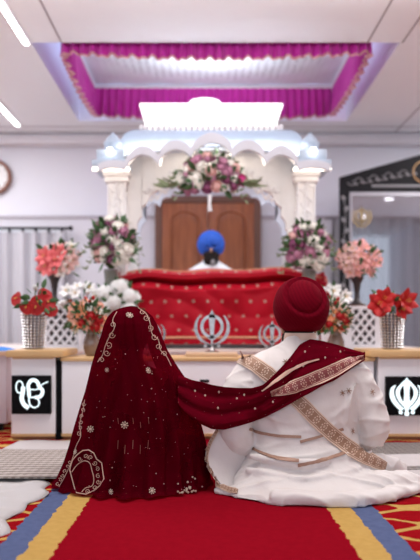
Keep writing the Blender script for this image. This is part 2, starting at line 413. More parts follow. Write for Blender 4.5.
def hit(tree, px, py):
    d = Vector(((px-HX)/F, 1, (HY-py)/F)).normalized()
    loc, nor, i, dist = tree.ray_cast(Vector((0, 0, EYE)), d)
    if loc is None: return None, None
    if nor.dot(d) > 0: nor = -nor
    return loc, nor
def surf(tree, px, py, fb=None):
    """point of the cloth seen at that pixel, searching sideways a little when the outline is missed"""
    for r in (0, 1, 2, 3, 5, 7):
        for a in range(8 if r else 1):
            p, n = hit(tree, px+r*math.cos(a*PI/4), py+r*math.sin(a*PI/4))
            if p is not None: return p, n
    return (P(px, py, fb or 3.2), Vector((0, -1, 0)))
def lay_band(mb, tree, path, width, off=0.004, thick=0.003, seg=6, nw=3):
    """cloth border sewn along a garment's surface: path of pixels, width in pixels"""
    pts = [Vector((p[0], p[1], 0)) for p in path]
    ws = [width]*len(pts) if isinstance(width, (int, float)) else list(width)
    pts, ws = cr(pts, ws, seg)
    rows = []; L = [0]
    for i, p in enumerate(pts):
        t = (pts[min(i+1, len(pts)-1)]-pts[max(i-1, 0)]).normalized(); nrm = Vector((-t.y, t.x, 0))
        row = []
        for j in range(nw+1):
            q = p+nrm*(j/nw-0.5)*ws[i]; h, n = surf(tree, q.x, q.y); row.append((h+n*off, n))
        rows.append(row)
        if i: L.append(L[-1]+(pts[i]-pts[i-1]).length/max(1, ws[i]))
    vs = []; fs = []; uvs = []
    for row in rows: vs += [a for a, n in row]
    m = len(vs)
    for row in rows: vs += [a+n*thick for a, n in row]
    c = nw+1
    for i in range(len(rows)-1):
        for j in range(nw):
            a = [i*c+j, i*c+j+1, (i+1)*c+j+1, (i+1)*c+j]; uv = [(L[i], j/nw), (L[i], (j+1)/nw), (L[i+1], (j+1)/nw), (L[i+1], j/nw)]
            fs.append([x+m for x in a]); uvs.append(uv); fs.append(a[::-1]); uvs.append(uv[::-1])
        for j in (0, nw):
            fs.append([i*c+j, (i+1)*c+j, (i+1)*c+j+m, i*c+j+m]); uvs.append([(L[i], j/nw), (L[i+1], j/nw), (L[i+1], j/nw), (L[i], j/nw)])
    mb.add(vs, fs, uvs)
def lay_cord(mb, tree, path, r=0.0025, seg=5, off=0.002):
    pts, _ = cr([Vector((p[0], p[1], 0)) for p in path], [1]*len(path), seg)
    w = []
    for p in pts:
        h, n = surf(tree, p.x, p.y); w.append(h+n*off)
    mb.tube(w, r, 5)
def sprig(mb, tree, px, py, r, k=6):
    h, n = surf(tree, px, py)
    q = Vector((0, 0, 1)).rotation_difference(n).to_matrix()
    h = h+n*0.003
    mb.ball(h, (r*0.42, r*0.42, r*0.18), 8, 4, q)
    for i in range(k):
        a = 2*PI*i/k; d = q @ Vector((math.cos(a), math.sin(a), 0))
        mb.ball(h+d*r*0.75, (r*0.30, r*0.18, r*0.14), 6, 4, q @ Matrix.Rotation(a, 3, 'Z'))

# ================================================================ THE ROOM
ZC = 3.2
struct(M().box(-5, 5, -3, 9.1, -0.1, 0).build('floor', mat('timber_floor', (0.30, 0.16, 0.09), 0.5, var=0.2)))
struct(M().box(-5, 5, 9.0, 9.15, 0, 3.95).build('wall_back', WALLM))
struct(M().box(-5, 5, 8.975, 9.0, 0, 2.14).build('wall_back_dado', WALLL))
struct(M().box(-5.1, -5, -3, 9.1, 0, 3.95).build('wall_left', WALLM))
struct(M().box(5, 5.1, -3, 9.1, 0, 3.95).build('wall_right', WALLM))
RX0, RX1, RY0, RY1 = -1.50, 1.68, 6.03, 8.32
cm = M()
cm.box(-5, 5, -3, RY0, ZC, ZC+0.1); cm.box(-5, RX0, RY0, RY1, ZC, ZC+0.1); cm.box(RX1, 5, RY0, RY1, ZC, ZC+0.1); cm.box(-5, 5, RY1, 9.05, ZC, ZC+0.1)
cm.box(RX0-.05, RX1+.05, RY0-.05, RY1+.05, 3.9, 3.95)
cm.box(RX0-.05, RX0, RY0, RY1, ZC+.1, 3.9); cm.box(RX1, RX1+.05, RY0, RY1, ZC+.1, 3.9)
cm.box(RX0-.05, RX1+.05, RY0-.05, RY0, ZC+.1, 3.9); cm.box(RX0-.05, RX1+.05, RY1, RY1+.05, ZC+.1, 3.9)
struct(cm.build('ceiling', CEILM, smooth=False))
g = M()
for x in (-1.235, 1.40, 1.70): g.box(x-.008, x+.008, 3.2, RY0, ZC-.003, ZC+.001)
for x in (-2.9, 2.39): g.box(x-.008, x+.008, 3.2, 8.8, ZC-.003, ZC+.001)
g.box(-5, 5, 8.55, 8.57, ZC-.003, ZC+.001)
struct(g.build('trim_3', GROOVE, smooth=False))
struct(M().box(-5, 5, 8.955, 8.98, 2.14, 2.175).build('trim_1', TRIMM))
struct(M().box(-5, 5, 8.80, 9.0, 3.06, 3.17, 0.015).box(-5, 5, 8.86, 9.0, 3.17, 3.20).build('trim_2', CORN))
struct(M().box(-5, 5, 8.96, 8.98, 0, 0.12).build('baseboard_back', CORN))

# door behind the canopy
DY = 8.93; s9 = DY/F
dx0, dx1 = (162-HX)*s9, (254-HX)*s9; dz1 = EYE+(HY-203)*s9; dm = (dx0+dx1)/2
fr = M().box(dx0-.09, dx0, DY-.02, DY+.04, 0, dz1+.09, .008).box(dx1, dx1+.09, DY-.02, DY+.04, 0, dz1+.09, .008).box(dx0-.001, dx1+.001, DY-.02, DY+.04, dz1, dz1+.09, .008)
dr = bpy.data.objects.new('door_1', None); COL.objects.link(dr); dr.location = (dm, DY, 0); WL['door_1'] = Vector((dm, DY, 0)); struct(dr)
fr.build('door_frame', mat('door_frame_wood', (0.16, 0.07, 0.045), 0.4, var=0.2), dr)
for sgn in (-1, 1):
    a, b = (dx0, dm-.004) if sgn < 0 else (dm+.004, dx1)
    leaf = M().box(a, b, DY-.01, DY+.03, 0.02, dz1-.005, .004)
    for z0, z1, arch in ((0.25, 0.95, 0), (1.1, dz1-.22, 1)):
        c = (a+b)/2; w = (b-a)/2-.11
        top = [(c+w*math.cos(PI*k/12), z1+(0.11*math.sin(PI*k/12)**1.3 if arch else 0)) for k in range(13)]
        out = [(c+w, z0)]+top+[(c-w, z0)]
        ring = [Vector((x, DY-.015, z)) for x, z in out]+[Vector((out[0][0], DY-.015, out[0][1]))]
        leaf.tube(ring, 0.016, 6, flat=1)
        inn = [(c+(x-c)*0.82, (z-(z0+z1)/2)*0.88+(z0+z1)/2) for x, z in out]
        leaf.prism(inn[::-1], DY-.028, DY)
    lf = leaf.build('door_leaf', DOORM, dr, smooth=True)
    hx = dm+sgn*.05
    M().tube([(hx, DY-.02, 1.0), (hx, DY-.07, 1.0), (hx, DY-.07, 1.12), (hx, DY-.02, 1.12)], 0.009).build('door_handle', SILVER, lf)

# carpet: red runner with yellow and blue bands, ogee field either side
cp = M().grid(lambda u, v: Vector((-4.6+9.2*u, -0.5+9.2*v, 0.008)), 24, 24)
cp.box(-4.6, 4.6, -0.5, 8.7, 0.0, 0.0075)
tag(cp.build('carpet', carpet_mat(), origin=(0, 0, 0), smooth=False), 'red patterned carpet with blue and yellow bands and yellow lattice fields', 'carpet')

# ---------------------------------------------------------------- ceiling fittings
def strip_light(x, y0, y1, lab):
    t = empty('strip_light', (x, (y0+y1)/2, ZC), lab, 'ceiling light')
    M().box(x-.035, x+.035, y0-.01, y1+.01, ZC-.018, ZC+.0).build('housing', WHITE, t)
    M().box(x-.022, x+.022, y0, y1, ZC-.026, ZC-.017).build('diffuser', LED, t)
strip_light(-1.536, 3.4, 6.02, 'white linear ceiling light at the top left corner, the nearer of the two')
strip_light(-2.26, 6.5, 8.45, 'white linear ceiling light above the wall clock, nearer the back wall')
dl = [(3.5, 2.7), (3.5, .55), (2.55, 3.84), (-3.5, 2.7), (-3.5, .55), (3.5, 4.85), (-3.5, 4.85)]
for x, y in dl:
    t = empty('downlight', (x, y, ZC), 'small round recessed ceiling downlight in a white ring', 'ceiling light', 'round ceiling downlights')
    M().lathe([(.11, 0), (.11, -.012), (.085, -.014), (.085, 0)], (x, y, ZC), 20).build('trim_ring', WHITE, t)
    M().lathe([(.083, 0), (.083, -.01)], (x, y, ZC), 20).build('diffuser', LED, t)
# LED coves inside the ceiling recess
def cove(x0, x1, y0, y1, m, lab):
    tag(M().box(x0, x1, y0, y1, 3.86, 3.885).build('cove_light', m, smooth=False), lab, 'cove light')
cove(RX0+.03, RX0+.07, RY0+.2, RY1-.2, LEDB, 'blue strip light tucked inside the left of the ceiling recess')
cove(RX1-.07, RX1-.03, RY0+.2, RY1-.2, LEDP, 'violet strip light tucked inside the right of the ceiling recess')
area('recess_glow', ((RX0+RX1)/2, 7.1, 3.88), (0, 0, 0), 2.0, 1.4, 10, (0.75, 0.80, 1))

# cloth canopy in the recess
cn = empty('ceiling_canopy', (0.09, 7.05, 3.45), 'magenta frilled cloth canopy with silver quilted lining in the ceiling recess', 'canopy')
CX0, CX1, CY0, CY1 = -1.25, 1.44, 6.12, 7.93
def sag(u, v):
    return Vector((CX0+(CX1-CX0)*u, CY0+(CY1-CY0)*v, 3.50-0.07*math.sin(PI*u)*math.sin(PI*v)+.006*math.sin(u*40)*math.sin(v*24)))
M().grid(sag, 60, 40).build('quilted_lining', QUILT, cn)
rod = M()
for a, b in (((CX0, CY0), (CX1, CY0)), ((CX1, CY0), (CX1, CY1)), ((CX1, CY1), (CX0, CY1)), ((CX0, CY1), (CX0, CY0))):
    rod.tube([(a[0], a[1], 3.47), (b[0], b[1], 3.47)], 0.018, 8)
rod.build('frame_rod', WHITE, cn)
for a, b in (((CX0, CY0), (CX1, CY0)), ((CX1, CY0), (CX1, CY1)), ((CX0, CY1), (CX1, CY1)), ((CX0, CY0), (CX0, CY1))):
    a = Vector((a[0], a[1], 0)); b = Vector((b[0], b[1], 0)); L = (b-a).length; t = (b-a).normalized(); nn = Vector((t.y, -t.x, 0))
    side = abs(t.x) < .5
    def fr_(u, v, a=a, b=b, L=L, nn=nn):
        s_ = u*L; p = a+(b-a)*u+nn*(.022*math.sin(s_*2*PI/.085+.8*math.sin(s_*5))*(.3+v))
        return Vector((p.x, p.y, 3.46-(.31+.05*math.sin(PI*u))*v-.012*v*math.sin(s_*2*PI/.17+1)))
    fb = M().grid(fr_, int(L*70), 8); o = fb.build('frill', PINK, cn, fix=False)
    pts = [fr_(k/(int(L*60)), 1.0)+Vector((0, 0, -.004)) for k in range(int(L*60)+1)]
    M().tube(pts, 0.011, 5).build('gold_fringe', GOLDFR, o)
for k, (x, y) in enumerate(((CX0, CY0), (CX1, CY0), (CX0, CY1), (CX1, CY1))):
    M().tube([(x, y, 3.46), (x, y, 3.9)], 0.008, 6).build('hanger', WHITE, cn)

# ---------------------------------------------------------------- wall clock
t = empty('wall_clock', (-2.68, 8.95, 2.46), 'round brown-rimmed wall clock high on the left wall', 'clock')
RX = Matrix.Rotation(PI/2, 3, 'X')
c0 = Vector((-2.70, 8.96, 2.67))
M().lathe([(.175, -.02), (.185, .045), (.215, .05), (.228, .02), (.228, -.02)], c0, 40, RX).build('rim', mat('clock_rim_wood', (0.22, 0.07, 0.035), 0.35, var=0.2), t)
M().lathe([(.19, -.01), (.19, .02)], c0, 40, RX).build('dial', mat('clock_dial', (0.82, 0.81, 0.80), 0.5), t)
h = M()
for a, l_ in ((0.7, .10), (2.6, .15)): h.tube([c0+Vector((0, -.028, 0)), c0+Vector((l_*math.sin(a), -.028, l_*math.cos(a)))], .005, 5)
for k in range(12):
    a = k*PI/6; d = Vector((math.sin(a), 0, math.cos(a))); h.tube([c0+d*.155+Vector((0, -.024, 0)), c0+d*.175+Vector((0, -.024, 0))], .004, 4)
h.build('hands_and_markers', BLACK, t)

# ---------------------------------------------------------------- curtain on the left
t = empty('window_curtain', (-2.2, 8.8, 0.3), 'long pale pleated curtain on a dark rod at the left', 'curtain')
xr = (64-HX)*8.8/F
zt = EYE+(HY-228)*8.8/F
M().grid(lambda u, v: Vector((-3.6+(xr+3.6)*u, 8.82+.045*math.sin(u*2*PI*11+.9*math.sin(u*23))*(1-.2*v), zt-.05-(zt-.2)*v)), 320, 10).build('cloth', CURT, t, fix=False)
M().tube([(-3.7, 8.82, zt), (xr+.06, 8.82, zt)], .016, 8).ball((xr+.08, 8.82, zt), .03).build('rod', BLKWOOD, t)
for k in range(11):
    x = xr-.03-k*.165
    M().lathe([(.032, -.01), (.042, 0), (.032, .01), (.024, 0), (.032, -.01)], (x, 8.82, zt-.025), 12, Matrix.Rotation(PI/2, 3, 'Y'), close=False).build('ring', BLKWOOD, t)
M().tube([(xr+.02, 8.82, zt), (xr+.02, 8.83, 0.6)], .010, 6).build('draw_cord', GREYSLV, t)
struct(M().box(-3.6, xr-.05, 8.955, 8.975, .9, 2.0).build('window_1', mat('bright_pane', (0.75, 0.77, 0.82), 0.1), smooth=False))

# ---------------------------------------------------------------- glass screen with black pediment, right
GY = 8.0; q = GY/F
t = empty('glass_screen', (2.57, GY, 0), 'black-framed glass screen with etched pointed pediment at the right', 'glass screen')
gx0 = (340-HX)*q; zc = EYE+(HY-177)*q; gxm = 2.57; zp = EYE+(HY-152)*q; zl = EYE+(HY-192)*q; gx1 = 2*gxm-gx0
M().prism([(gx0, zl), (gx1, zl), (gx1, zc), (gxm, zp), (gx0, zc)], GY, GY+.06).build('pediment', BLKWOOD, t, smooth=False)
def scroll(mb, cx, cz, w, h_, n, y=GY-.004, r=.006, seed=0):
    rr = random.Random(seed)
    for k in range(n):
        x = cx-w/2+w*(k+.5)/n; s_ = 1 if k % 2 else -1
        pts = []
        for j in range(14):
            a = j*.42; ra = h_*.5*(1-j/16)
            pts.append((x+s_*ra*math.cos(a)*1.2, y, cz+(x-cx)*0.0+ra*math.sin(a)*s_))
        mb.tube(pts, r, 5)
        mb.ball((x, y, cz+rr.uniform(-.3, .3)*h_), (.02, .006, .012), 8, 5)
e = M()
sl = (zp-zc)/(gxm-gx0)
for k in range(9):
    for sg in (-1, 1):
        d = .12+k*.085; x = gxm+sg*(gxm-gx0-d-.02); zz = zl+.09+d*sl*.62
        pts = [(x+.055*(1-j/14)*math.cos(j*.45)*sg, GY-.004, zz+.045*(1-j/14)*math.sin(j*.45)*(1 if k % 2 else -1)) for j in range(12)]
        e.tube(pts, .006, 5); e.ball((x+.04, GY-.003, zz-.02), (.026, .006, .014), 8, 5)
e.build('etched_scroll', ETCH, t)
M().box(gx0+.36, gx1-.36, GY-.006, GY, zl+.055, zl+.085).build('etched_line', ETCH, t)
for x in (gx0, gx1-.11):
    pf = M().box(x, x+.11, GY, GY+.06, .009, zl).build('post', BLKWOOD, t)
    e = M()
    for k in range(16):
        z = .35+k*.125; e.ball((x+.055+.018*(-1)**k, GY-.002, z), (.024, .006, .034), 8, 5, Matrix.Rotation(.6*(-1)**k, 3, 'Y'))
    e.tube([(x+.055+.012*math.sin(k*1.2), GY-.002, .3+k*.1) for k in range(20)], .005, 5); e.build('floral_etching', ETCH, pf)
M().box(gx0+.11, gx1-.11, GY+.0, GY+.05, zl-.05, zl).build('top_rail', GREYSLV, t)
M().box(gx0+.11, gx0+.14, GY+.0, GY+.05, .1, zl-.05).build('side_rail', GREYSLV, t)
M().box(gx1-.14, gx1-.11, GY+.0, GY+.05, .1, zl-.05).build('side_rail', GREYSLV, t)
M().box(gxm-.02, gxm+.02, GY+.0, GY+.05, .1, zl-.05).build('mullion', GREYSLV, t)
M().box(gx0+.11, gx1-.11, GY+.0, GY+.05, .009, .1).build('bottom_rail', BLKWOOD, t)
for a, b in ((gx0+.14, gxm-.02), (gxm+.02, gx1-.14)): M().box(a, b, GY+.02, GY+.028, .1, zl-.05).build('pane', PANE, t, smooth=False)
em = M().lathe([(.115, -.004), (.13, .0), (.115, .008)], (gxm-.07, GY-.01, EYE+(HY-172)*q), 24, RX, close=False); em.build('gold_medallion', GOLD, t)
def khanda_polys(kw=1.0):
    ps = []
    sw = [(0, 1), (.17, .62), (.12, .2), (.09, -.35), (.17, -.42), (.17, -.50), (.05, -.53), (.06, -.82), (.10, -.92), (0, -1)]
    ps.append([(x, z) for x, z in sw]+[(-x, z) for x, z in sw[::-1] if x > 0])
    def arc(cx, cz, r, a0, a1, n): return [(cx+r*math.cos(math.radians(a0+(a1-a0)*k/n)), cz+r*math.sin(math.radians(a0+(a1-a0)*k/n))) for k in range(n+1)]
    for k in range(24):
        a0, a1 = k*15, (k+1)*15; ps.append(arc(0, .15, .60, a0, a1, 1)+arc(0, .15, .44, a0, a1, 1)[::-1])
    n = 14
    for sg in (1, -1):
        out = []; inn = []
        for k in range(n+1):
            f = k/n; a = math.radians(48-(48+112)*f); w = kw*.27*math.sin(PI*min(1, f*1.15+.02))**.8+.03
            ro = .93; out.append((sg*ro*math.cos(a)*.98, .08+ro*math.sin(a)*.92)); inn.append((sg*(ro-w)*math.cos(a)*.98, .08+(ro-w)*math.sin(a)*.92))
        for k in range(n): ps.append([out[k], out[k+1], inn[k+1], inn[k]])
        ps.append([(-sg*(.34+.09*math.cos(a)), -.82+.09*math.sin(a)) for a in [j*PI/4 for j in range(8)]])
    return ps
def lit_polys():
    def cv(p): return [(v.x, v.y) for v in cr([Vector((a, b, 0)) for a, b in p], [1]*len(p), 6)[0]]
    ps = []; bl = [(0, 1.03), (.10, .86), (.19, .70), (.15, .45), (.13, .15), (.15, -.15), (.19, -.42), (.12, -.62), (.07, -.78), (.13, -.90), (.10, -1.02), (0, -1.06)]
    ps.append(bl+[(-x, z) for x, z in bl[::-1] if x > 0])
    for sg in (1, -1):
        for o_, i_ in (([(.12, .88), (.34, .66), (.56, .40), (.60, .15), (.50, -.15), (.30, -.42), (.12, -.58)], [(.12, .70), (.24, .56), (.36, .36), (.39, .18), (.36, 0), (.26, -.20), (.12, -.36)]),
                       ([(.62, .62), (.84, .48), (.93, .20), (.90, -.10), (.74, -.38), (.52, -.62), (.36, -.78)], [(.60, .60), (.70, .40), (.71, .15), (.62, -.12), (.46, -.36), (.28, -.54), (.14, -.66)])):
            A = cv(o_); B = cv(i_)
            for k in range(len(A)-1): ps.append([(sg*A[k][0], A[k][1]), (sg*A[k+1][0], A[k+1][1]), (sg*B[k+1][0], B[k+1][1]), (sg*B[k][0], B[k][1])])
        ps.append([(sg*.33+.11*math.cos(j*PI/5), -.86+.10*math.sin(j*PI/5)) for j in range(10)])
    return ps
KP = khanda_polys(); KPL = lit_polys(); KPS = khanda_polys(.55)
def khanda(mb, c, h, y0, y1, wx=1.0, polys=None):
    for p in polys or KP: mb.prism([(c[0]+x*h*wx, c[1]+z*h) for x, z in p], y0, y1)
    return mb
khanda(M(), ((362-HX)*7.99/F, EYE+(HY-217)*7.99/F), .13, GY+.004, GY+.019, 1, KPS).build('gold_emblem', mat('pale_gold', (0.40, 0.30, 0.17), 0.4, 0.5), t, smooth=False)
cu = empty('grey_curtain', (2.57, 8.45, 0), 'grey pleated curtain hanging behind the glass screen', 'curtain')
M().grid(lambda u, v: Vector((gx0-.02+(gx1-gx0)*u, 8.42+.04*math.sin(u*2*PI*15+.9*math.sin(u*19)), 2.05-(1.98)*v)), 260, 8).build('cloth', CURTG, cu, fix=False)
M().tube([(gx0-.1, 8.42, 2.06), (gx1+.1, 8.42, 2.06)], .014, 8).build('rod', GREYSLV, cu)
tag(M().box(1.28+.10, 1.28+.24, 8.94, 8.975, .98+.2, 1.12+.2, .008).build('wall_box', WHITE), 'small white box on the wall right of the canopy', 'switch box')

# ================================================================ STAGE AND CANOPY
st = empty('stage', (0, 6.9, 0), 'low white stage carrying the carved marble canopy', 'stage')
M().box(-2.9, 1.95, 5.9, 7.9, .009, .53, .006).build('body', COUNTER, st)
M().box(-2.93, 1.98, 5.87, 7.93, .53, .56, .006).build('top_edge', mat('stage_edge', (0.72, 0.62, 0.58), 0.5), st)

pk = empty('carved_canopy', (0.08, 6.8, 0.56), 'carved white marble canopy with scalloped eaves over the altar', 'altar canopy')
PC = 0.058; PY0, PY1 = 6.2, 7.5; k6 = PY0/F
def pz(py, d=PY0): return EYE+(HY-py)*d/F
def pxm(px, d=PY0): return (px-HX)*d/F
def post(x0, x1, y0, y1):
    xc = (x0+x1)/2; w = (x1-x0)/2
    m = M().box(x0+.02, x1-.02, y0+.02, y1-.02, .56, pz(170), .012)
    m.box(x0-.02, x1+.02, y0-.02, y1+.02, .56, .72, .012).box(x0-.005, x1+.005, y0-.005, y1+.005, .72, .78, .01)
    m.box(x0-.005, x1+.005, y0-.005, y1+.005, pz(182), pz(176), .01).box(x0-.02, x1+.02, y0-.02, y1+.02, pz(176), pz(167), .012)
    p = m.build('post', CREAMM, pk)
    c = M(); yy = y0+.016
    for sg in (-1, 1):
        c.tube([(xc+sg*w*.72, yy, .85), (xc+sg*w*.72, yy, pz(186))], .009, 6)
    z = .9
    while z < pz(188):
        for sg in (-1, 1):
            c.tube([(xc+sg*(.05-.045*j/9)*math.cos(j*.5), yy, z+.05*sg*(1-j/12)*math.sin(j*.5)) for j in range(10)], .008, 5)
        c.ball((xc, yy, z+.05), (.025, .01, .018), 8, 5); z += .12
    c.build('carved_relief', MARBLE, p)
XL0, XL1 = pxm(105), pxm(128); XR0, XR1 = pxm(295), pxm(318)
for y0 in (PY0, PY1-.25):
    post(XL0, XL1, y0, y0+.2); post(XR0, XR1, y0, y0+.2)
# arched panels between the posts: front one cream, rear one tinted bluish
def cusp(pts, amp, n):
    out = []
    P_, _ = cr([Vector((x, z, 0)) for x, z in pts], [1]*len(pts), n)
    N = len(P_)
    for i, p in enumerate(P_):
        tt = (P_[min(i+1, N-1)]-P_[max(i-1, 0)]).normalized(); nn = Vector((-tt.y, tt.x, 0)); out.append((p.x+nn.x*amp*abs(math.sin(i*PI/n*1.0)), p.y+nn.y*amp*abs(math.sin(i*PI/n))))
    return out
def arch_panel(pts, ztop_fn, y0, y1, m, name, amp=.02):
    half = cusp(pts, amp, 8)
    mb = M()
    for sg in (1, -1):
        low = [(PC+sg*(x-PC), z) for x, z in half]; top = [(x, ztop_fn(x)) for x, z in low]
        mb.strip(top, low, y0, y1)
    return mb.build(name, m, pk, smooth=False)
fa = [(pxm(126), pz(246)), (pxm(129), pz(240)), (pxm(136), pz(228)), (pxm(141), pz(214)), (pxm(146), pz(201)), (pxm(160), pz(187)), (pxm(176), pz(181)), (pxm(192), pz(180)), (PC, pz(178))]
arch_panel(fa, lambda x: pz(150-12*max(0, 1-abs(x-PC)/.5)), PY0+.10, PY0+.16, CREAMM, 'front_arch')
RYs = 7.1
def rz(py): return EYE+(HY-py)*RYs/F
def rx(px): return (px-HX)*RYs/F
ra = [(rx(126), rz(252)), (rx(140), rz(238)), (rx(146), rz(221)), (rx(149), rz(207)), (rx(160), rz(206)), (rx(170), rz(197)), (rx(185), rz(195)), (PC, rz(192))]
arch_panel(ra, lambda x: 2.15, RYs, RYs+.06, mat('blue_lit_marble', (0.74, 0.80, 0.90), 0.4), 'rear_arch', .035)  # bluish light on the rear arch is put into its colour
# carved vines on the front arch
v = M()
for sg in (1, -1):
    for (ax, az, bx, bz) in ((145, 192, 178, 168), (150, 200, 186, 174), (116, 182, 120, 240), (124, 182, 128, 240)):
        pts = []
        for j in range(22):
            f = j/21; x = pxm(ax+(bx-ax)*f); z = pz(az+(bz-az)*f)+.022*math.sin(j*1.25)
            pts.append((PC+sg*(x-PC), PY0+.095 if ax > 130 else PY0+.012, z))
        v.tube(pts, .008, 5)
        for j in range(0, 22, 2): v.ball((pts[j][0], pts[j][1], pts[j][2]+.02), (.022, .008, .013), 6, 4, Matrix.Rotation(j, 3, 'Y'))
v.build('carved_vines', MARBLE, pk)
# scalloped eave
def scal_low(px):
    for a, b, top, base in ((100, 126, 168, 171), (126, 160, 155, 168), (160, 192, 150, 160), (192, 232, 143, 156), (232, 264, 150, 160), (264, 298, 155, 168), (298, 328, 168, 171)):
        if a <= px <= b: f = (px-a)/(b-a); return base-(base-top)*math.sin(PI*f)**.7
    return 171
N = 140; pcs = [98+232*k/N for k in range(N+1)]
low = [(pxm(p, 6.0), pz(scal_low(p), 6.0)) for p in pcs]
hi = [(pxm(p, 6.0), max(pz(scal_low(p)-7-3*math.sin(PI*k/N), 6.0), pz(scal_low(p), 6.0)+.05)) for k, p in enumerate(pcs)]
fas = M().strip(hi, low, 5.98, 6.03)
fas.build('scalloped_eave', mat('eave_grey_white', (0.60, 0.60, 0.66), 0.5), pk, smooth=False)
ld = M(); ld.tube([(x, 6.055, z+.018) for x, z in low], .009, 6); ld.build('led_strip', LEDW, pk)
# roof slope behind the eave, curving up to the glowing pedestal
def roof(u, v):
    tb = [(0, 1.01, 6.03, pz(166)), (.16, .92, 6.10, pz(160)), (.22, .83, 6.20, pz(156)), (.35, .83, 6.21, pz(148)), (.55, .81, 6.23, pz(139)), (.72, .775, 6.27, pz(131)), (.86, .72, 6.33, pz(126)), (1, .62, 6.42, pz(123))]
    hw, yy0, z = lerp_tab(tb, v); yy1 = 13.65-yy0
    seq = [(-hw, yy0), (hw, yy0), (hw, yy1), (-hw, yy1)]
    q_ = u*4 % 4; i = int(q_) % 4; f = q_-int(q_); A = seq[i]; B = seq[(i+1) % 4]
    x = A[0]+(B[0]-A[0])*f; y = A[1]+(B[1]-A[1])*f
    arch = .13*max(0, 1-(abs(x)/.95)**2)*max(0, 1-v/.3)
    return Vector((PC+x, y, z+arch))
M().grid(roof, 96, 24, closeu=True).build('roof_dome', mat('blue_lit_roof', (0.40, 0.49, 0.62), 0.5, bump=.3, bscale=12), pk)  # bluish LED light on the roof is put into its base colour
zr = pz(125, 6.4)
lb = M()
prof = [(-.01, .60, .42), (.0, .62, .43), (.06, .60, .42), (.10, .595, .41), (.14, .605, .415), (.17, .63, .43), (.19, .66, .45), (.215, .66, .45)]
vs = []
for z, hx_, hy in prof: vs += [(PC+x, 6.9+y, zr+z) for x, y in ((-hx_, -hy), (hx_, -hy), (hx_, hy), (-hx_, hy))]
fs = [(i*4+k, i*4+(k+1) % 4, (i+1)*4+(k+1) % 4, (i+1)*4+k) for i in range(len(prof)-1) for k in range(4)]+[(3, 2, 1, 0), tuple(range(len(vs)-4, len(vs)))]
lb.add(vs, fs); lb.build('glowing_pedestal', PEDGLOW, pk, smooth=False)  # white pedestal lit by hidden strips, shown by its own emission
tr = M()
for k in range(26): 
    x = PC-.64+k*.0512; tr.ball((x, 6.44, zr-.012), (.024, .02, .03), 8, 5)
tr.build('petal_moulding', MARBLE, pk)
fz = zr+.215
M().lathe([(.105, fz), (.10, fz+.03), (.125, fz+.08), (.16, fz+.135), (.155, fz+.15), (.10, fz+.165), (.02, fz+.17)], (PC-.06, 6.9, 0), 28).build('finial_bowl', mat('lit_bowl', (1, 1, 1), emis=.75, ecol=(.85, .93, 1)), pk)
for sg in (-1, 1):
    xc = pxm(113 if sg < 0 else 310)
    m = M().box(xc-.155, xc+.155, 5.99, 6.5, pz(171), pz(165), .008).box(xc-.12, xc+.12, 6.02, 6.45, pz(165), pz(154), .015)
    m.lathe([(.10, pz(154)), (.105, pz(152)), (.07, pz(149)), (.085, pz(144)), (.05, pz(138)), (.012, pz(134)), (.002, pz(132))], (xc+sg*.0, 6.2, 0), 16)
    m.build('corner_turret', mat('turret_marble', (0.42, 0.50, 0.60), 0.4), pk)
    M().box(xc-.16, xc+.16, 6.06, 6.1, pz(173.5), pz(171.2)).build('led_strip', LEDW, pk)
    M().box(xc-.02, xc+.02, 5.985, 6.0, pz(160), pz(154), .004).build('spot_lamp', LED, pk)
# canopy_wash carries the light thrown by the eave's strips
area('canopy_wash', (PC, 6.07, pz(152)), (math.radians(48), 0, 0), 1.5, .05, 7, (1, .88, .74))
area('canopy_inner_light', (PC, 6.75, 2.12), (0, 0, 0), 1.2, .4, 4, (.85, .92, 1))
area('lining_fill_uplight', (PC, 6.9, 3.0), (math.radians(180), 0, 0), .9, .6, 7, (.85, .93, 1))  # added uplight that brightens the quilted lining and the ceiling around it

# ---------------------------------------------------------------- draped bed with red brocade
bed = empty('draped_altar_bed', (0.08, 6.45, .56), 'low altar bed under scarlet brocade with gold motifs', 'altar')
BX0, BX1 = pxm(122, 6.15), pxm(322, 6.15)
M().box(BX0+.08, BX1-.08, 6.33, 6.64, .561, 1.10, .01).build('bed_frame', WHITE, bed)
def rum(u, v):
    f = v; x = BX0+(BX1-BX0)*u
    top = [(0, 6.66, 1.285), (.12, 6.50, 1.28), (.20, 6.30, 1.268), (.25, 6.17, 1.235), (.29, 6.17, 1.19), (.325, 6.285, 1.15), (.37, 6.19, 1.125), (.42, 6.12, 1.08), (.6, 6.15, .92), (.8, 6.155, .76), (1, 6.15, .60)]
    y, z = lerp_tab(top, f)
    y += -.05*math.sin(u*13+5*f)*max(0, f-.25)-.028*math.sin(u*31+9*f)*max(0, f-.2)-.02*abs(math.sin(f*13+3*math.sin(u*7)))*(f > .35)
    z += .010*math.sin(u*17)*(f < .5)+(.016*math.sin(u*9+1) if .2 < f < .5 else 0)
    e_ = (abs(u-.5)*2)**5
    x += (-1 if u < .5 else 1)*e_*(.05*math.sin(f*9)+.02)
    if f > .2: z -= e_*.03
    if f < .3: z -= e_*.05
    return Vector((x, y, z))
rm = M().grid(rum, 120, 60).build('brocade_cloth', RUMALA, bed, fix=False)
for sg, xx in ((-1, BX0), (1, BX1)):
    M().grid(lambda u, v: Vector((xx+sg*(.02+.03*v+.012*math.sin(u*20)), 6.17+.48*u, 1.24-.64*v)), 24, 12).build('side_cloth', RUMALA, bed, fix=False)
bd = M(); bd.tube([rum(k/100, .215)+Vector((0, -.008, .006)) for k in range(101)], .006, 6); bd.tube([rum(k/100, .925)+Vector((0, -.006, 0)) for k in range(101)], .009, 6)
bd.build('gold_piping', mat('peach_gold', (0.72, 0.36, 0.20), 0.5), bed)

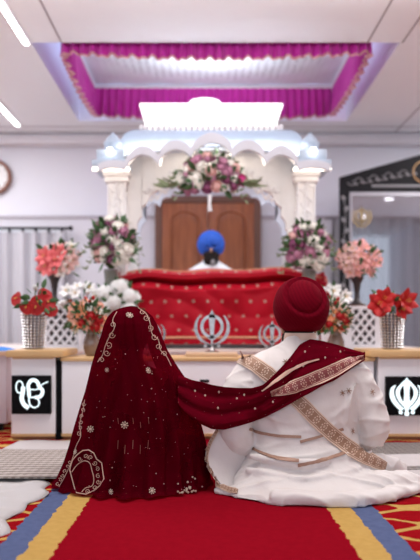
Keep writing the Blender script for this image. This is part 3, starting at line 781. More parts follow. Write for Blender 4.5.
# ================================================================ people
def skin_body(name, joints, edges, parent, mats, extra=None, sub=2):
    names = list(joints); idx = {k: i for i, k in enumerate(names)}; org = WL[parent.name]
    me = bpy.data.meshes.new(name)
    me.from_pydata([Vector(joints[k][0])-org for k in names], [(idx[a], idx[b]) for a, b in edges], [])
    o = bpy.data.objects.new(name, me); COL.objects.link(o)
    o.modifiers.new('Skin', 'SKIN').use_smooth_shade = True
    for i, k in enumerate(names):
        r = joints[k][1]; r = r if isinstance(r, tuple) else (r, r)
        me.skin_vertices[0].data[i].radius = r; me.skin_vertices[0].data[i].use_root = (i == 0)
    m = o.modifiers.new('Sub', 'SUBSURF'); m.levels = sub; m.render_levels = sub
    bpy.context.view_layer.update(); dg = bpy.context.evaluated_depsgraph_get()
    nm = bpy.data.meshes.new_from_object(o.evaluated_get(dg), depsgraph=dg); o.modifiers.clear(); o.data = nm
    nm.materials.clear()
    for q_ in mats: nm.materials.append(q_)
    for p in nm.polygons: p.use_smooth = True; p.material_index = 0
    if extra:
        bm = bmesh.new(); bm.from_mesh(nm)
        for v_, f_, mi in extra:
            bv = [bm.verts.new(Vector(x)-org) for x in v_]
            for f in f_:
                try: q2 = bm.faces.new([bv[i] for i in f]); q2.smooth = True; q2.material_index = mi
                except ValueError: pass
        bm.to_mesh(nm); bm.free()
    o.parent = parent; o.location = (0, 0, 0); WL[o.name] = org
    return o
def add_hand(J, E, wrist, d, side, pal):
    """palm and five fingers growing from a wrist joint; d = direction, side = thumb side, pal = palm normal"""
    w = Vector(J[wrist][0]); d = Vector(d).normalized(); side = Vector(side).normalized(); pal = Vector(pal).normalized()
    pm = wrist+'_palm'; J[pm] = (w+d*.05, (.034, .016)); E.append((wrist, pm))
    for i, (o_, ln) in enumerate(((.026, .066), (.009, .075), (-.009, .069), (-.026, .055))):
        a = w+d*.085+side*o_; b = a+d*ln*.5+pal*.012; c = a+d*ln*.8+pal*.034
        for s_, p_, r in (('a', a, .0095), ('b', b, .009), ('c', c, .0075)): J[pm+'f%d%s' % (i, s_)] = (p_, r)
        E += [(pm, pm+'f%da' % i), (pm+'f%da' % i, pm+'f%db' % i), (pm+'f%db' % i, pm+'f%dc' % i)]
    a = w+d*.035+side*.036; b = a+d*.03+side*.02+pal*.01; J[pm+'ta'] = (a, .011); J[pm+'tb'] = (b, .009); E += [(pm, pm+'ta'), (pm+'ta', pm+'tb')]
def person(parent, cx, cy, zs, H, sw, fwd, elbows, wrists, knees=True, mats=None, face=None, hips=.13):
    """seated cross-legged figure; fwd = +1 faces away from the camera, -1 towards it; H = seat-to-crown"""
    k = H/.90
    J = {}; E = []
    J['pelvis'] = ((cx, cy, zs+.11*k), (hips, .11)); J['waist'] = ((cx, cy+.01*fwd, zs+.26*k), (.12, .095)); J['chest'] = ((cx, cy+.0*fwd, zs+.42*k), (.14, .105))
    J['upper'] = ((cx, cy-.005*fwd, zs+.53*k), (.10, .085)); J['neck'] = ((cx, cy+.0*fwd, zs+.605*k), .055)
    J['nape'] = ((cx, cy+.015*fwd, zs+.665*k), .056); J['head'] = ((cx, cy+.03*fwd, zs+.745*k), (.073, .085)); J['crown'] = ((cx, cy+.02*fwd, zs+.825*k), (.066, .078))
    E += [('pelvis', 'waist'), ('waist', 'chest'), ('chest', 'upper'), ('upper', 'neck'), ('neck', 'nape'), ('nape', 'head'), ('head', 'crown')]
    for i, sg in enumerate((-1, 1)):
        s_ = 'lr'[i]
        J['sh'+s_] = ((cx+sg*sw, cy, zs+.52*k), .055); J['el'+s_] = (elbows[i], .042); J['wr'+s_] = (wrists[i], .027)
        E += [('upper', 'sh'+s_), ('sh'+s_, 'el'+s_), ('el'+s_, 'wr'+s_)]
        d = Vector(wrists[i])-Vector(elbows[i]); add_hand(J, E, 'wr'+s_, d, (-sg, 0, .3), (0, 0, -1))
        if knees:
            J['hip'+s_] = ((cx+sg*.10, cy+.06*fwd, zs+.10), .085); J['kn'+s_] = ((cx+sg*.31*k, cy+.33*fwd, zs+.10), .062)
            J['an'+s_] = ((cx-sg*.04, cy+(.36+.06*i)*fwd, zs+.05), .036); J['to'+s_] = ((cx-sg*.17, cy+(.33+.06*i)*fwd, zs+.04), .030)
            E += [('pelvis', 'hip'+s_), ('hip'+s_, 'kn'+s_), ('kn'+s_, 'an'+s_), ('an'+s_, 'to'+s_)]
    hd = Vector(J['head'][0]); ex = []
    def part(mi, fn):
        b = M(); fn(b); ex.append(([tuple(v) for v in b.v], b.f, mi))
    fy = fwd
    part(0, lambda b: b.ball(hd+Vector((0, .088*fy, -.012)), (.013, .022, .026), 10, 8))           # nose
    for sg in (-1, 1):
        part(0, lambda b: b.ball(hd+Vector((sg*.078, -.005*fy, -.008)), (.010, .020, .032), 10, 8))   # ear
        part(1, lambda b: b.ball(hd+Vector((sg*.031, .076*fy, .012)), (.011, .006, .005), 10, 6))      # eye
        part(2, lambda b: b.ball(hd+Vector((sg*.031, .083*fy, .012)), (.006, .003, .006), 8, 6))
        part(2, lambda b: b.ball(hd+Vector((sg*.032, .080*fy, .036)), (.020, .006, .004), 8, 5))      # brow
    part(3, lambda b: b.ball(hd+Vector((0, .082*fy, -.048)), (.024, .010, .008), 10, 6))              # mouth
    return skin_body('body', J, E, parent, mats, ex), hd
EYEW = mat('eye_white', (0.8, 0.78, 0.76), 0.3); LIP = mat('lips', (0.30, 0.10, 0.08), 0.5)
BM = [SKIN, EYEW, BLACK, LIP]

def tiltdir(dv, nrm): return math.acos(max(-1, min(1, dv.dot(nrm))))
def turban(parent, c, rx_, ry_, rz_, nrm, m, th0=.62, step=.07, name='turban', low_cut=.62):
    """wound cloth: each winding steps out over the one before, round the tilted axis nrm"""
    nrm = Vector(nrm).normalized(); c = Vector(c); n, mm = 96, 60; vs = []
    for i in range(mm+1):
        t_ = PI*i/mm
        for k in range(n):
            a = 2*PI*k/n; d = Vector((math.sin(t_)*math.cos(a), math.sin(t_)*math.sin(a), math.cos(t_)))
            th = tiltdir(d, nrm)+.06*math.sin(a*2+1); r = .93
            for j in range(4):
                e0 = th0+j*.42
                x = (th-e0)/.09
                if x > 0: r += step*(1 if j == 0 else .22)*min(1, x)*(1 if j == 0 else max(0, 1-(th-e0)/1.2))
            if th > th0: r -= .03*min(1, (th-th0)/1.8)
            r += -.045*math.exp(-((th-th0)/.05)**2)
            pw = 1.0
            z = d.z*r*rz_
            zc_ = low_cut*rz_
            if z < -zc_: z = -zc_+(z+zc_)*.3
            vs.append(c+Vector((d.x*r*rx_, d.y*r*ry_, z)))
    fs = [(i*n+k, (i+1)*n+k, (i+1)*n+(k+1) % n, i*n+(k+1) % n) for i in range(mm) for k in range(n)]
    return M().add(vs, fs).build(name, m, parent)

# ---- the man behind the altar
D7 = 7.10; ZS = .815
tag(M().box(-.42, .54, 6.74, 7.48, .561, .77, .02).box(-.40, .52, 6.76, 7.46, .772, .812, .018).build('seat_cushion', KURTA), 'low white seat cushion behind the altar, under the turbaned reader', 'cushion')
pr = empty('person', (.055, D7, ZS), 'seated person in blue turban and white shirt with a dark beard, behind altar', 'person')
pb, hd = person(pr, .06, D7, ZS, .86, .18, -1, [(-.21, D7-.06, 1.10), (.33, D7-.06, 1.10)], [(-.06, D7-.26, 1.14), (.18, D7-.26, 1.14)], mats=BM)
tab = [(ZS, .30, .22), (.95, .26, .19), (1.08, .22, .15), (1.20, .225, .14), (1.28, .235, .135), (1.335, .215, .12), (1.375, .15, .10), (1.41, .09, .085), (1.44, .075, .075)]
k_ = M().lathe([(1, z) for z, a, b in tab], (0, 0, 0), 32)
k_.v = [Vector((.06+v.x*tab[i//32][1], D7+v.y*tab[i//32][2], v.z)) for i, v in enumerate(k_.v)]
k_.build('shirt', KURTA, pr)
for sg in (-1, 1):
    M().tube([(.06+sg*.165, D7, 1.30), (.06+sg*.25, D7-.01, 1.20), (.06+sg*.27, D7-.06, 1.11), (.06+sg*.20, D7-.17, 1.12), (.06+sg*.13, D7-.25, 1.14)], [.065, .062, .055, .045, .038], 12, smooth=4).build('sleeve', KURTA, pr)
bt = M()
bt.ball(hd+Vector((0, -.045, -.10)), (.078, .06, .075), 18, 12); bt.ball(hd+Vector((0, -.045, -.055)), (.082, .052, .045), 16, 8)
bt.build('beard', HAIR, pr)
M().ball(hd+Vector((.018, -.095, -.135)), (.024, .018, .035), 12, 8).build('grey_beard_tuft', GREYHAIR, pr)
turban(pr, hd+Vector((0, .055, .060)), .145, .145, .150, (0.25, -.75, .25), BLUET, th0=.5, step=.05)

# ================================================================ COUNTER UNITS
def slab(mb, x0, x1, y0, y1, z0, z1): mb.box(x0, x1, y0, y1, z0, z1, .006)
ct = empty('donation_counter', (.1, 4.85, 0), 'long low white counter with oak edging behind the seated pair', 'counter')
M().box(-.945, 1.115, 4.62, 5.1, .045, .525, .004).build('body', COUNTER, ct)
M().box(-.95, 1.12, 4.60, 5.12, .525, .547, .005).build('top', OAK, ct)
M().box(-.94, 1.11, 4.63, 5.08, .009, .045).build('plinth', OAKD, ct)
M().box(-.945, 1.115, 4.605, 4.63, .030, .047).build('edge_strip', OAK, ct)
for px in (204.5, 230.5):
    c = P(px, 381, 4.615); M().box(c.x-.030, c.x+.030, 4.612, 4.63, c.z-.009, c.z+.009, .003).build('coin_slot', BLACK, ct)
for x in (-.45, .42, .80): M().box(x-.002, x+.002, 4.616, 4.63, .05, .52).build('seam', GROOVE, ct)
tag(M().box(P(186, 357, 4.9).x, P(237, 357, 4.9).x, 4.74, 5.06, .548, .572, .006).build('wooden_tray', mat('pale_oak', (0.62, 0.42, 0.27), 0.45, var=.12)), 'thin pale wooden board lying on the long low counter', 'board')
def cabinet(x0, x1, b0, b1, lab):
    t = empty('cabinet', ((x0+x1)/2, 4.85, 0), lab, 'cabinet')
    M().box(b0, b1, 4.61, 5.08, .045, .55, .004).build('body', COUNTER, t)
    M().box(x0, x1, 4.555, 5.1, .552, .598, .012).build('top', OAK, t)
    M().box(b0+.01, b1-.01, 4.60, 5.06, .54, .556).build('moulding', OAK, t)
    M().box(b0+.005, b1-.005, 4.62, 5.06, .009, .03).build('plinth', OAKD, t)
    M().box(b0, b1, 4.60, 4.62, .030, .047).build('edge_strip', OAK, t)
    return t
cabinet(-1.30, -.925, -1.275, -.985, 'white cabinet with oak top at left, below the crystal vase')
cabinet(1.075, 1.62, 1.14, 1.58, 'white cabinet with oak top at right, below the crystal vase')
tag(M().box(-.982, -.952, 4.62, 4.66, .009, .53, .003).box(-.983, -.947, 4.60, 4.68, .009, .05, .004).build('black_post', BLACK), 'thin black post in the gap between left cabinet and counter', 'post')
# lit emblem panels
def pq(px, py, d=4.6): v = P(px, py, d); return v.x, v.z
t = empty('lit_sign', P(32.5, 413.5, 4.6), 'black square panel with glowing white calligraphic emblem on left cabinet', 'sign')
x0, z1 = pq(12.6, 375.3); x1, z0 = pq(51.5, 413.6)
M().box(x0, x1, 4.57, 4.608, z0, z1, .004).build('panel', BLACK, t)
def zp_(x, y): return pq(5+x/7.636, 365+y/7.636, 4.57)
sg_ = M()
def stroke(pts, w, smooth=5):
    p3 = [Vector((zp_(a, b)[0], 4.568, zp_(a, b)[1])) for a, b in pts]
    sg_.tube(p3, [w*.74*4.57/F/7.636/2]*len(p3), 8, smooth=smooth, flat=.4)
stroke([(112+27*math.cos(a), 168+46*math.sin(a)) for a in [k*PI/6-.9 for k in range(13)]], 34, 2)
stroke([(140, 165), (135, 215), (128, 255), (145, 300), (180, 328)], 44)
stroke([(185, 240), (182, 200), (178, 155), (198, 120), (230, 117), (252, 138), (262, 168), (285, 190), (284, 220), (265, 243), (230, 247)], 36)
stroke([(190, 186), (230, 188), (262, 178), (285, 148), (330, 128)], 30)
stroke([(190, 248), (235, 248), (260, 275), (256, 308), (225, 325), (195, 308), (185, 275), (183, 235)], 36)
sg_.build('glowing_emblem', SIGN, t)
t = empty('lit_sign', P(405, 415, 4.6), 'black square panel with glowing sword-and-ring emblem on right cabinet', 'sign')
x0, z1 = pq(385, 376.3); x1, z0 = pq(425, 415)
M().box(x0, x1, 4.57, 4.608, z0, z1, .004).build('panel', BLACK, t)
c = pq(405.3, 396); khanda(M(), c, .121, 4.562, 4.572, .98, KPL).build('glowing_emblem', SIGN, t, smooth=False)

# metal sword emblems standing on the counter
def metal_khanda(px, py, h, d, lab):
    c = P(px, py, d); t = empty('sword_emblem_stand', (c.x, d, .548), lab, 'emblem')
    khanda(M(), (c.x, c.z), h, d-.008, d+.008, .98, KPS).build('emblem', SILVER, t, smooth=False)
    zb = .572 if abs(px-212) < 5 else .548
    M().lathe([(.05, zb), (.05, zb+.008), (.02, zb+.014), (.012, c.z-h*.9)], (c.x, d, 0), 16).build('foot', SILVER, t)
metal_khanda(212, 329.5, .142, 4.95, 'silver sword-and-ring emblem on the middle of the counter')
metal_khanda(152, 335, .11, 4.98, 'silver emblem stand mostly hidden behind the veiled person')
metal_khanda(272, 336, .11, 4.98, 'silver emblem stand just left of the seated groom\'s turban')

# blue cloth at far left
def bc(u, v):
    p = P(-8+26*u, 349, 5.0+.0); return Vector((p.x, 5.2+.18*v, .602+.045*(1-u)*math.sin(PI*v)*(1+.4*math.sin(u*9))))
# far-left side table
t = empty('side_table', (-1.9, 5.15, 0), 'white side table at the left edge, beyond the cabinet', 'table')
M().box(-2.5, -1.38, 4.95, 5.5, .545, .575, .005).build('table_top', mat('table_edge', (0.66, 0.42, 0.28), .5), t)
M().box(-2.45, -1.42, 5.0, 5.45, .06, .545, .004).build('body', mat('pinkish_laminate', (0.66, 0.58, 0.62), .5), t)
for x in (-2.4, -1.47):
    for y in (5.03, 5.42): M().box(x-.02, x+.02, y-.02, y+.02, .008, .06).build('leg', BLACK, t)
cb = M().grid(lambda u, v: Vector((-1.75+.40*u, 5.02+.2*v, .578+.075*(1-u)**1.2*math.sin(PI*v)*(1+.3*math.sin(u*9))+.012*math.sin(PI*v)*math.sin(PI*u))), 20, 12)
tag(cb.build('folded_cloth', mat('bright_blue_cloth', (0.02, 0.20, 0.62), .7, var=.2), fix=False), 'crumpled bright blue cloth on the side table at left', 'cloth')

# ---------------------------------------------------------------- lattice plinths
def lattice_box(x0, x1, y0, y1, z0, z1, lx0, lx1, lab):
    t = empty('lattice_plinth', ((x0+x1)/2, (y0+y1)/2, z0), lab, 'plinth')
    m = M().box(x0, x1, y0, y1, z1-.03, z1, .005).box(x0, x1, y0, y1, z0, z0+.04, .004)
    m.box(x0, lx0, y0, y0+.02, z0+.04, z1-.03).box(lx1, x1, y0, y0+.02, z0+.04, z1-.03)
    m.box(x0, x0+.015, y0, y1, z0+.04, z1-.03).box(x1-.015, x1, y0, y1, z0+.04, z1-.03)
    m.build('frame', WHITE, t)
    l_ = M(); zz0, zz1 = z0+.04, z1-.03; w = lx1-lx0; h_ = zz1-zz0; p_ = .075
    n_ = int((w+h_)/p_)+1
    for k in range(-n_, n_+1):
        for sg in (1, -1):
            pts = []
            for j in range(2):
                pass
            # clip the diagonal x = c + sg*z to the window
            c = lx0+k*p_ if sg > 0 else lx0+k*p_+0
            cand = []
            for z in (zz0, zz1):
                x = c+sg*(z-zz0)*.8; cand.append((x, z))
            (xa, za), (xb, zb) = cand
            def cl(xa, za, xb, zb):
                for lim, s1 in ((lx0, 1), (lx1, -1)):
                    if (xa-lim)*s1 < 0 and (xb-lim)*s1 < 0: return None
                    if (xa-lim)*s1 < 0: f = (lim-xa)/(xb-xa); xa, za = lim, za+(zb-za)*f
                    elif (xb-lim)*s1 < 0: f = (lim-xb)/(xa-xb); xb, zb = lim, zb+(za-zb)*f
                return xa, za, xb, zb
            r_ = cl(xa, za, xb, zb)
            if r_: l_.tube([(r_[0], y0+.01, r_[1]), (r_[2], y0+.01, r_[3])], .0125, 5)
    l_.build('lattice', WHITE, t)
    M().box(x0+.016, x1-.016, y0+.12, y0+.13, z0+.041, z1-.031).build('hollow_shade_sheet', mat('plinth_hollow_dark', (0.22, 0.19, 0.20), .8), t)  # dark sheet added behind the lattice, standing for shade in its holes
lattice_box(pxm(43, 6.1), pxm(97, 6.1), 6.0, 6.3, .56, .945, pxm(47, 6.0), pxm(77, 6.0), 'white lattice-front plinth at left behind the crystal vase')
lattice_box(pxm(338, 6.1), pxm(383, 6.1), 6.0, 6.3, .56, .93, pxm(352, 6.0), pxm(375, 6.0), 'white lattice-front plinth at right behind the crystal vase')
for x, lab in ((pxm(110, 6.12), 'white fluted pedestal left of the altar'), (pxm(309, 6.12), 'white fluted pedestal right of the altar')):
    t = empty('pedestal', (x, 6.0, .56), lab, 'pedestal')
    M().lathe([(.10, .56), (.10, .60), (.08, .62)]+[(.075, .62), (.07, .98), (.09, 1.0), (.10, 1.03), (.10, 1.045)], (x, 6.02, 0), 12).build('column', MARBLE, t, smooth=False)

# ================================================================ FLOWERS
def petal(mb, c, q, L, w, cup, twist=0, tipw=.35, n=5):
    """one curved petal growing from c along q's Z, opening along q's X"""
    def f(u, v):
        y = (u-.5)*2*w*(math.sin(PI*min(1, v*.85+.12))**.7)
        x = cup[0]*v+cup[1]*v*v; z = L*v*(1-.15*abs((u-.5)*2)); x -= .25*abs(y)*0; x += (y*y/w)*.35 if w else 0
        return c+q @ Vector((x, y, z))
    vs = [f(i/3, j/n) for j in range(n+1) for i in range(4)]
    mb.add(vs, [(j*4+i, j*4+i+1, (j+1)*4+i+1, (j+1)*4+i) for j in range(n) for i in range(3)])
def rose_mesh(r, m, name):
    b = M()
    for ring, (n, rr, L, op) in enumerate(((3, .12, 1.0, -.1), (5, .30, 1.0, .05), (6, .55, .95, .25), (7, .75, .75, .5))):
        for k in range(n):
            a = 2*PI*k/n+ring*.6; q = Matrix.Rotation(a, 3, 'Z')
            petal(b, q @ Vector((rr*r*.75, 0, -.1*r)), q, L*r, .62*r, (op*r*.2, op*r*.75))
    b.ball((0, 0, .2*r), (.72*r, .72*r, .60*r), 12, 8)
    return mesh_of(b, m, name)
def lily_mesh(r, m, name):
    b = M()
    for k in range(6):
        a = 2*PI*k/6; q = Matrix.Rotation(a, 3, 'Z'); petal(b, Vector((0, 0, 0)), q, .85*r, .44*r, (.25*r, .75*r))
    b.m = 1
    for k in range(4): b.tube([(0, 0, .1*r), (.15*r*math.cos(k*1.6), .15*r*math.sin(k*1.6), .8*r)], .03*r, 4)
    return mesh_of(b, m, name, [POLLEN])
def anth_mesh(r, m, name):
    b = M()
    def f(u, v):
        a = 2*PI*u; k = (1+.35*math.cos(a)-.28*abs(math.cos(a/2))**6); rr = v*r*k
        return Vector((rr*math.sin(a), -rr*math.cos(a)*1.05, .18*r*v*v*abs(math.sin(a))+.05*r*math.sin(a*2)*v))
    b.grid(f, 28, 6, closeu=True); b.m = 1; b.tube([(0, 0, 0), (0, -.1*r, .28*r), (0, -.25*r, .62*r)], [.08*r, .08*r, .05*r], 8)
    return mesh_of(b, m, name, [POLLEN])
def hyd_mesh(r, m, name):
    b = M(); rr = random.Random(3)
    for k in range(46):
        z = 1-2*(k+.5)/46; a = k*2.399; s_ = math.sqrt(1-z*z); d = Vector((s_*math.cos(a), s_*math.sin(a), z)); q = Vector((0, 0, 1)).rotation_difference(d).to_matrix()
        for j in range(4):
            w = q @ Matrix.Rotation(j*PI/2+k, 3, 'Z'); b.ball(d*r*.9+w @ Vector((.14*r, 0, 0)), (.15*r, .11*r, .04*r), 6, 4, w)
    b.ball((0, 0, 0), .85*r, 10, 8)
    return mesh_of(b, m, name)
def small_mesh(r, m, name):
    b = M()
    for k in range(5): 
        q = Matrix.Rotation(2*PI*k/5, 3, 'Z'); petal(b, Vector((0, 0, 0)), q, .5*r, .42*r, (.6*r, .5*r), n=3)
    b.m = 1; b.ball((0, 0, .15*r), .17*r, 6, 4)
    return mesh_of(b, m, name, [POLLEN])
def bud_mesh(r, m, name):
    b = M(); b.lathe([(.02*r, -.6*r), (.38*r, -.3*r), (.5*r, .1*r), (.35*r, .6*r), (.05*r, 1.0*r)], (0, 0, 0), 10)
    return mesh_of(b, m, name)
def mesh_of(b, m, name, more=None):
    me = bpy.data.meshes.new(name); me.from_pydata(b.v, [], b.f); me.materials.append(m)
    for x in more or []: me.materials.append(x)
    for p, mi in zip(me.polygons, b.mi): p.use_smooth = True; p.material_index = mi
    return me
KINDS = {'rose': rose_mesh, 'lily': lily_mesh, 'anthurium': anth_mesh, 'hydrangea': hyd_mesh, 'blossom': small_mesh, 'bud': bud_mesh}
cache = {}
def fmesh(kind, colr):
    if (kind, colr) not in cache: cache[kind, colr] = KINDS[kind](1.0, PET[colr], kind)
    return cache[kind, colr]
def leaf_(mb, c, d, L, w):
    q = Vector((0, 0, 1)).rotation_difference(d.normalized()).to_matrix() @ Matrix.Rotation(R.random()*6, 3, 'Z'); petal(mb, c, q, L, w, (.05*L, .25*L), n=4)
def bouquet(name, label, neck, centre, rad, items, leaves, group=None, spikes=0, leafl=.08, seed=1, lm=None):
    """neck: where the stems meet; items: (kind, colour, size, count) or (kind, colour, size, [(x, z) fractions])"""
    global R; R = random.Random(seed)
    neck = Vector(neck); centre = Vector(centre); rx_, ry_, rz_ = rad
    t = empty(name, neck, label, 'flowers', group)
    tot = sum(n if isinstance(n, int) else len(n) for *_, n in items); k = 0; st_ = M(); used = []
    order = []
    for kind, colr, size, n in items:
        if isinstance(n, int): order += [(kind, colr, size, None)]*n
        else: order += [(kind, colr, size, p) for p in n]
    R.shuffle(order)
    for kind, colr, size, pos in order:
        if pos: d = Vector((pos[0], -math.sqrt(max(.05, 1-min(1, pos[0]**2+pos[1]**2))), pos[1]))
        else:
            best = None
            for _ in range(14):
                z = R.uniform(-.75, 1); a = R.uniform(0, 2*PI); s_ = math.sqrt(1-z*z); dd = Vector((s_*math.cos(a), s_*math.sin(a)*1.0, z))
                if dd.y > .35: dd.y = -dd.y
                m_ = min([(dd-u).length for u in used] or [9])
                if best is None or m_ > best[0]: best = (m_, dd)
            d = best[1]
        used.append(d); rr = R.uniform(.82, 1.0)
        p = centre+Vector((d.x*rx_, d.y*ry_, d.z*rz_))*rr
        f = bpy.data.objects.new(kind, fmesh(kind, colr)); COL.objects.link(f); f.parent = t; f.location = p-neck
        dirv = (Vector((d.x*rx_, d.y*ry_*1.2, d.z*rz_)).normalized()+Vector((0, -.9, .15))).normalized()
        f.rotation_euler = Vector((0, 0, 1)).rotation_difference(dirv).to_euler(); sz = size*R.uniform(.88, 1.12); f.scale = (sz, sz, sz)
        st_.tube([neck, neck*.5+p*.5+Vector((0, 0, .01)), p-dirv*sz*.1], .0035, 4)
    st_.build('stems', STEM, t, fix=False)
    lf = M()
    for _ in range(leaves):
        z = R.uniform(-.8, 1); a = R.uniform(0, 2*PI); s_ = math.sqrt(1-z*z); d = Vector((s_*math.cos(a), s_*math.sin(a), z))
        if d.y > .3: d.y = -d.y
        p = centre+Vector((d.x*rx_, d.y*ry_, d.z*rz_))*R.uniform(.55, .98); leaf_(lf, p, Vector((d.x, d.y, d.z+.1)), leafl*R.uniform(.7, 1.2), leafl*.24)
    if leaves: lf.build('foliage', lm or LEAFM, t, fix=False)
    if spikes:
        sp = M()
        for i in range(spikes):
            a = -2.0+4.0*i/(spikes-1); d = Vector((math.sin(a), -.15, math.cos(a))); b0 = centre+Vector((d.x*rx_*.7, 0, d.z*rz_*.7))
            for j in range(9): 
                p = b0+Vector((d.x, d.y, d.z))*(j*leafl*.17)+Vector((0, 0, -.0015*j*j)); leaf_(sp, p, d+Vector((.9*(-1)**j*d.z, 0, -.9*(-1)**j*d.x)), leafl*.5, leafl*.10)
        sp.build('fern_fronds', LEAFP, t, fix=False)
    return t
def vase(name, label, c, prof, m, n=24, group=None):
    t = empty(name, c, label, 'vase', group); c = Vector(c)
    pr_ = prof+[(r-.004, z) for r, z in prof[::-1] if z > .008]
    M().lathe([(r, z) for r, z in pr_], c, n, close=True).build('bowl', m, t)
    return t
# top spray on the arch
c = P(210, 176, 6.0)
bouquet('flower_spray', 'spray of cream and mauve roses fixed to the top of the arch', c+Vector((0, .10, 0)), c+Vector((0, .02, 0)), (.26, .10, .17),
        [('rose', 'white', .048, 17), ('rose', 'blush', .045, 10), ('rose', 'mauve', .045, 16), ('bud', 'white', .035, 5), ('rose', 'magenta', .055, [(1.05, -.25)]), ('rose', 'purple', .045, 4)], 60, spikes=7, leafl=.11, seed=4)
lw = M()
for sg in (-1, 1):
    for k in range(9): 
        R.seed(k+40+sg); leaf_(lw, c+Vector((sg*(.2+.02*k), -.02, -.05-.006*k)), Vector((sg, -.1, -.25+.08*k)), .14, .022)
tag(lw.build('greenery_spray', LEAFP, fix=False), 'long pale green leaves either side of the rose spray on the arch', 'leaves')
rib = M().tube([c+Vector((0, -.05, -.17)), c+Vector((-.005, -.06, -.24)), c+Vector((0, -.05, -.31))], [.018, .014, .02], 8, flat=.3)
tag(rib.build('white_ribbon', WHITE), 'short white ribbon hanging below the rose spray', 'ribbon')
# two tall rose arrangements
for px, py, vx, lab, vl, seed in ((113, 244, 111, 'tall arrangement of white and mauve roses left of the altar', 'slim patterned vase under the roses left of the altar', 11),
                                  (308, 248, 309, 'tall arrangement of white and mauve roses right of the altar', 'slim patterned vase under the roses right of the altar', 12)):
    d = 5.95; c = P(px, py, d); vz = 1.046; vx_ = (vx-HX)*6.02/F
    t = vase('slim_vase', vl, (vx_, 6.02, vz), [(.035, 0), (.04, .01), (.045, .08), (.055, .16), (.062, .20)], GREYSLV)
    rb = M()
    for k in range(12): rb.lathe([(.046+.0013*k, .01+k*.015), (.05+.0013*k, .015+k*.015), (.046+.0013*k, .02+k*.015)], (vx_, 6.02, vz), 16, close=False)
    rb.build('ribbing', mat('olive_ribbing', (0.20, 0.21, 0.15), .5), t)
    bouquet('rose_bouquet', lab, (vx_, 6.02, vz+.19), c, (.168, .12, .225),
            [('rose', 'white', .043, 20), ('rose', 'mauve', .042, 14), ('rose', 'purple', .038, 7), ('rose', 'blush', .038, 5), ('bud', 'mauve', .028, 7)], 90, spikes=9, leafl=.095, seed=seed)
# tall dark vases with lilies
for px, py, vx, bz, cols, lab, vl, seed in ((60, 261, 54.5, .945, ('coral', 'blush', 'white'), 'coral and blush lilies in the dark vase by the curtain', 'tall dark trumpet vase on the left lattice plinth', 21),
                                    (359, 260, 357, .93, ('blush', 'salmon', 'salmon'), 'pink and salmon gladioli in the dark vase near the glass screen', 'tall dark trumpet vase on the right lattice plinth', 22)):
    d = 6.12; c = P(px, py, d); x = (vx-HX)*d/F
    t = vase('trumpet_vase', vl, (x, d, bz), [(.075, 0), (.08, .015), (.045, .035), (.022, .07), (.024, .13), (.035, .20), (.065, .255)], mat('dark_bronze', (0.05, 0.04, 0.042), .3, .4))
    M().lathe([(.085, .0), (.085, .012)], (x, d, bz), 20).build('foot_ring', mat('brown_wood_foot', (.16, .07, .04), .5), t)
    if seed == 21:
        items = [('lily', 'coral', .085, [(-.55, .15), (-.25, -.35), (.05, .35), (-.05, .0), (-.5, -.3)]), ('lily', 'blush', .07, [(.45, -.35), (.7, -.05), (.55, .3)]), ('lily', 'white', .06, [(.35, .05), (.15, -.55), (.6, .75)]), ('bud', 'white', .022, 14), ('blossom', 'blush', .03, 12)]
    else:
        items = [('blossom', 'blush', .048, [(-.9, .2), (-.75, .5), (-.6, .05), (-.8, -.1), (-.55, -.4), (-.65, .3), (-.45, .6), (-.4, -.1), (-.5, -.7), (-.35, .3), (-.7, -.35)]), ('blossom', 'salmon', .036, 30), ('blossom', 'salmon', .045, [(0, -.1), (.3, .1), (.15, -.4), (.45, -.3), (-.05, .25), (.2, -.2)]), ('bud', 'blush', .025, 10)]
    bouquet('lily_bouquet', lab, (x, d, bz+.24), c, (.185, .11, .165), items, 26, spikes=0, leafl=.09, seed=seed)
# crystal bead vases with anthuriums
for px, lab, vl, seed in ((34, 'red anthuriums with white buds in the left crystal vase', 'cylindrical crystal bead vase on the left cabinet', 31), (392, 'red amaryllis and white buds in the right crystal vase', 'cylindrical crystal bead vase on the right cabinet', 32)):
    d = 4.82; x = (px-HX)*d/F; bz = .599
    t = vase('crystal_vase', vl, (x, d, bz), [(.060, 0), (.062, .01), (.070, .13), (.078, .245)], mat('vase_glass', (.20, .17, .18), .15, .3), 28)
    for j in range(12):
        b = M(); z = bz+.012+j*.0205; r = .066+.0013*j
        for k in range(20): a = 2*PI*k/20; b.ball((x+r*math.cos(a), d+r*math.sin(a), z), (.0095, .0095, .0085), 8, 5)
        b.build('bead_ring', CRYSTAL, t, smooth=False, fix=False)
    if seed == 31:
        c = P(36, 300, d-.02); items = [('anthurium', 'scarlet', .055, [(-.9, .15)]), ('anthurium', 'scarlet', .058, [(-.35, -.5), (.15, -.5), (.3, -.1)]), ('anthurium', 'red', .055, [(.65, .55), (.8, -.1), (.9, -.7)]), ('bud', 'snow', .032, [(0, 1.0)])]
        rad = (.135, .10, .09)
    else:
        c = P(389, 303, d-.02); items = [('lily', 'scarlet', .080, [(-.6, -.1), (.55, -.5), (.8, .1), (-.4, .25)]), ('anthurium', 'red', .05, [(.45, .3), (-.65, -.5)]), ('bud', 'snow', .026, [(-.15, .95), (.05, .6), (-.75, .6)])]
        rad = (.125, .10, .085)
    bouquet('red_bouquet', lab, (x, d, bz+.22), c, rad, items, 22, leafl=.07, seed=seed)
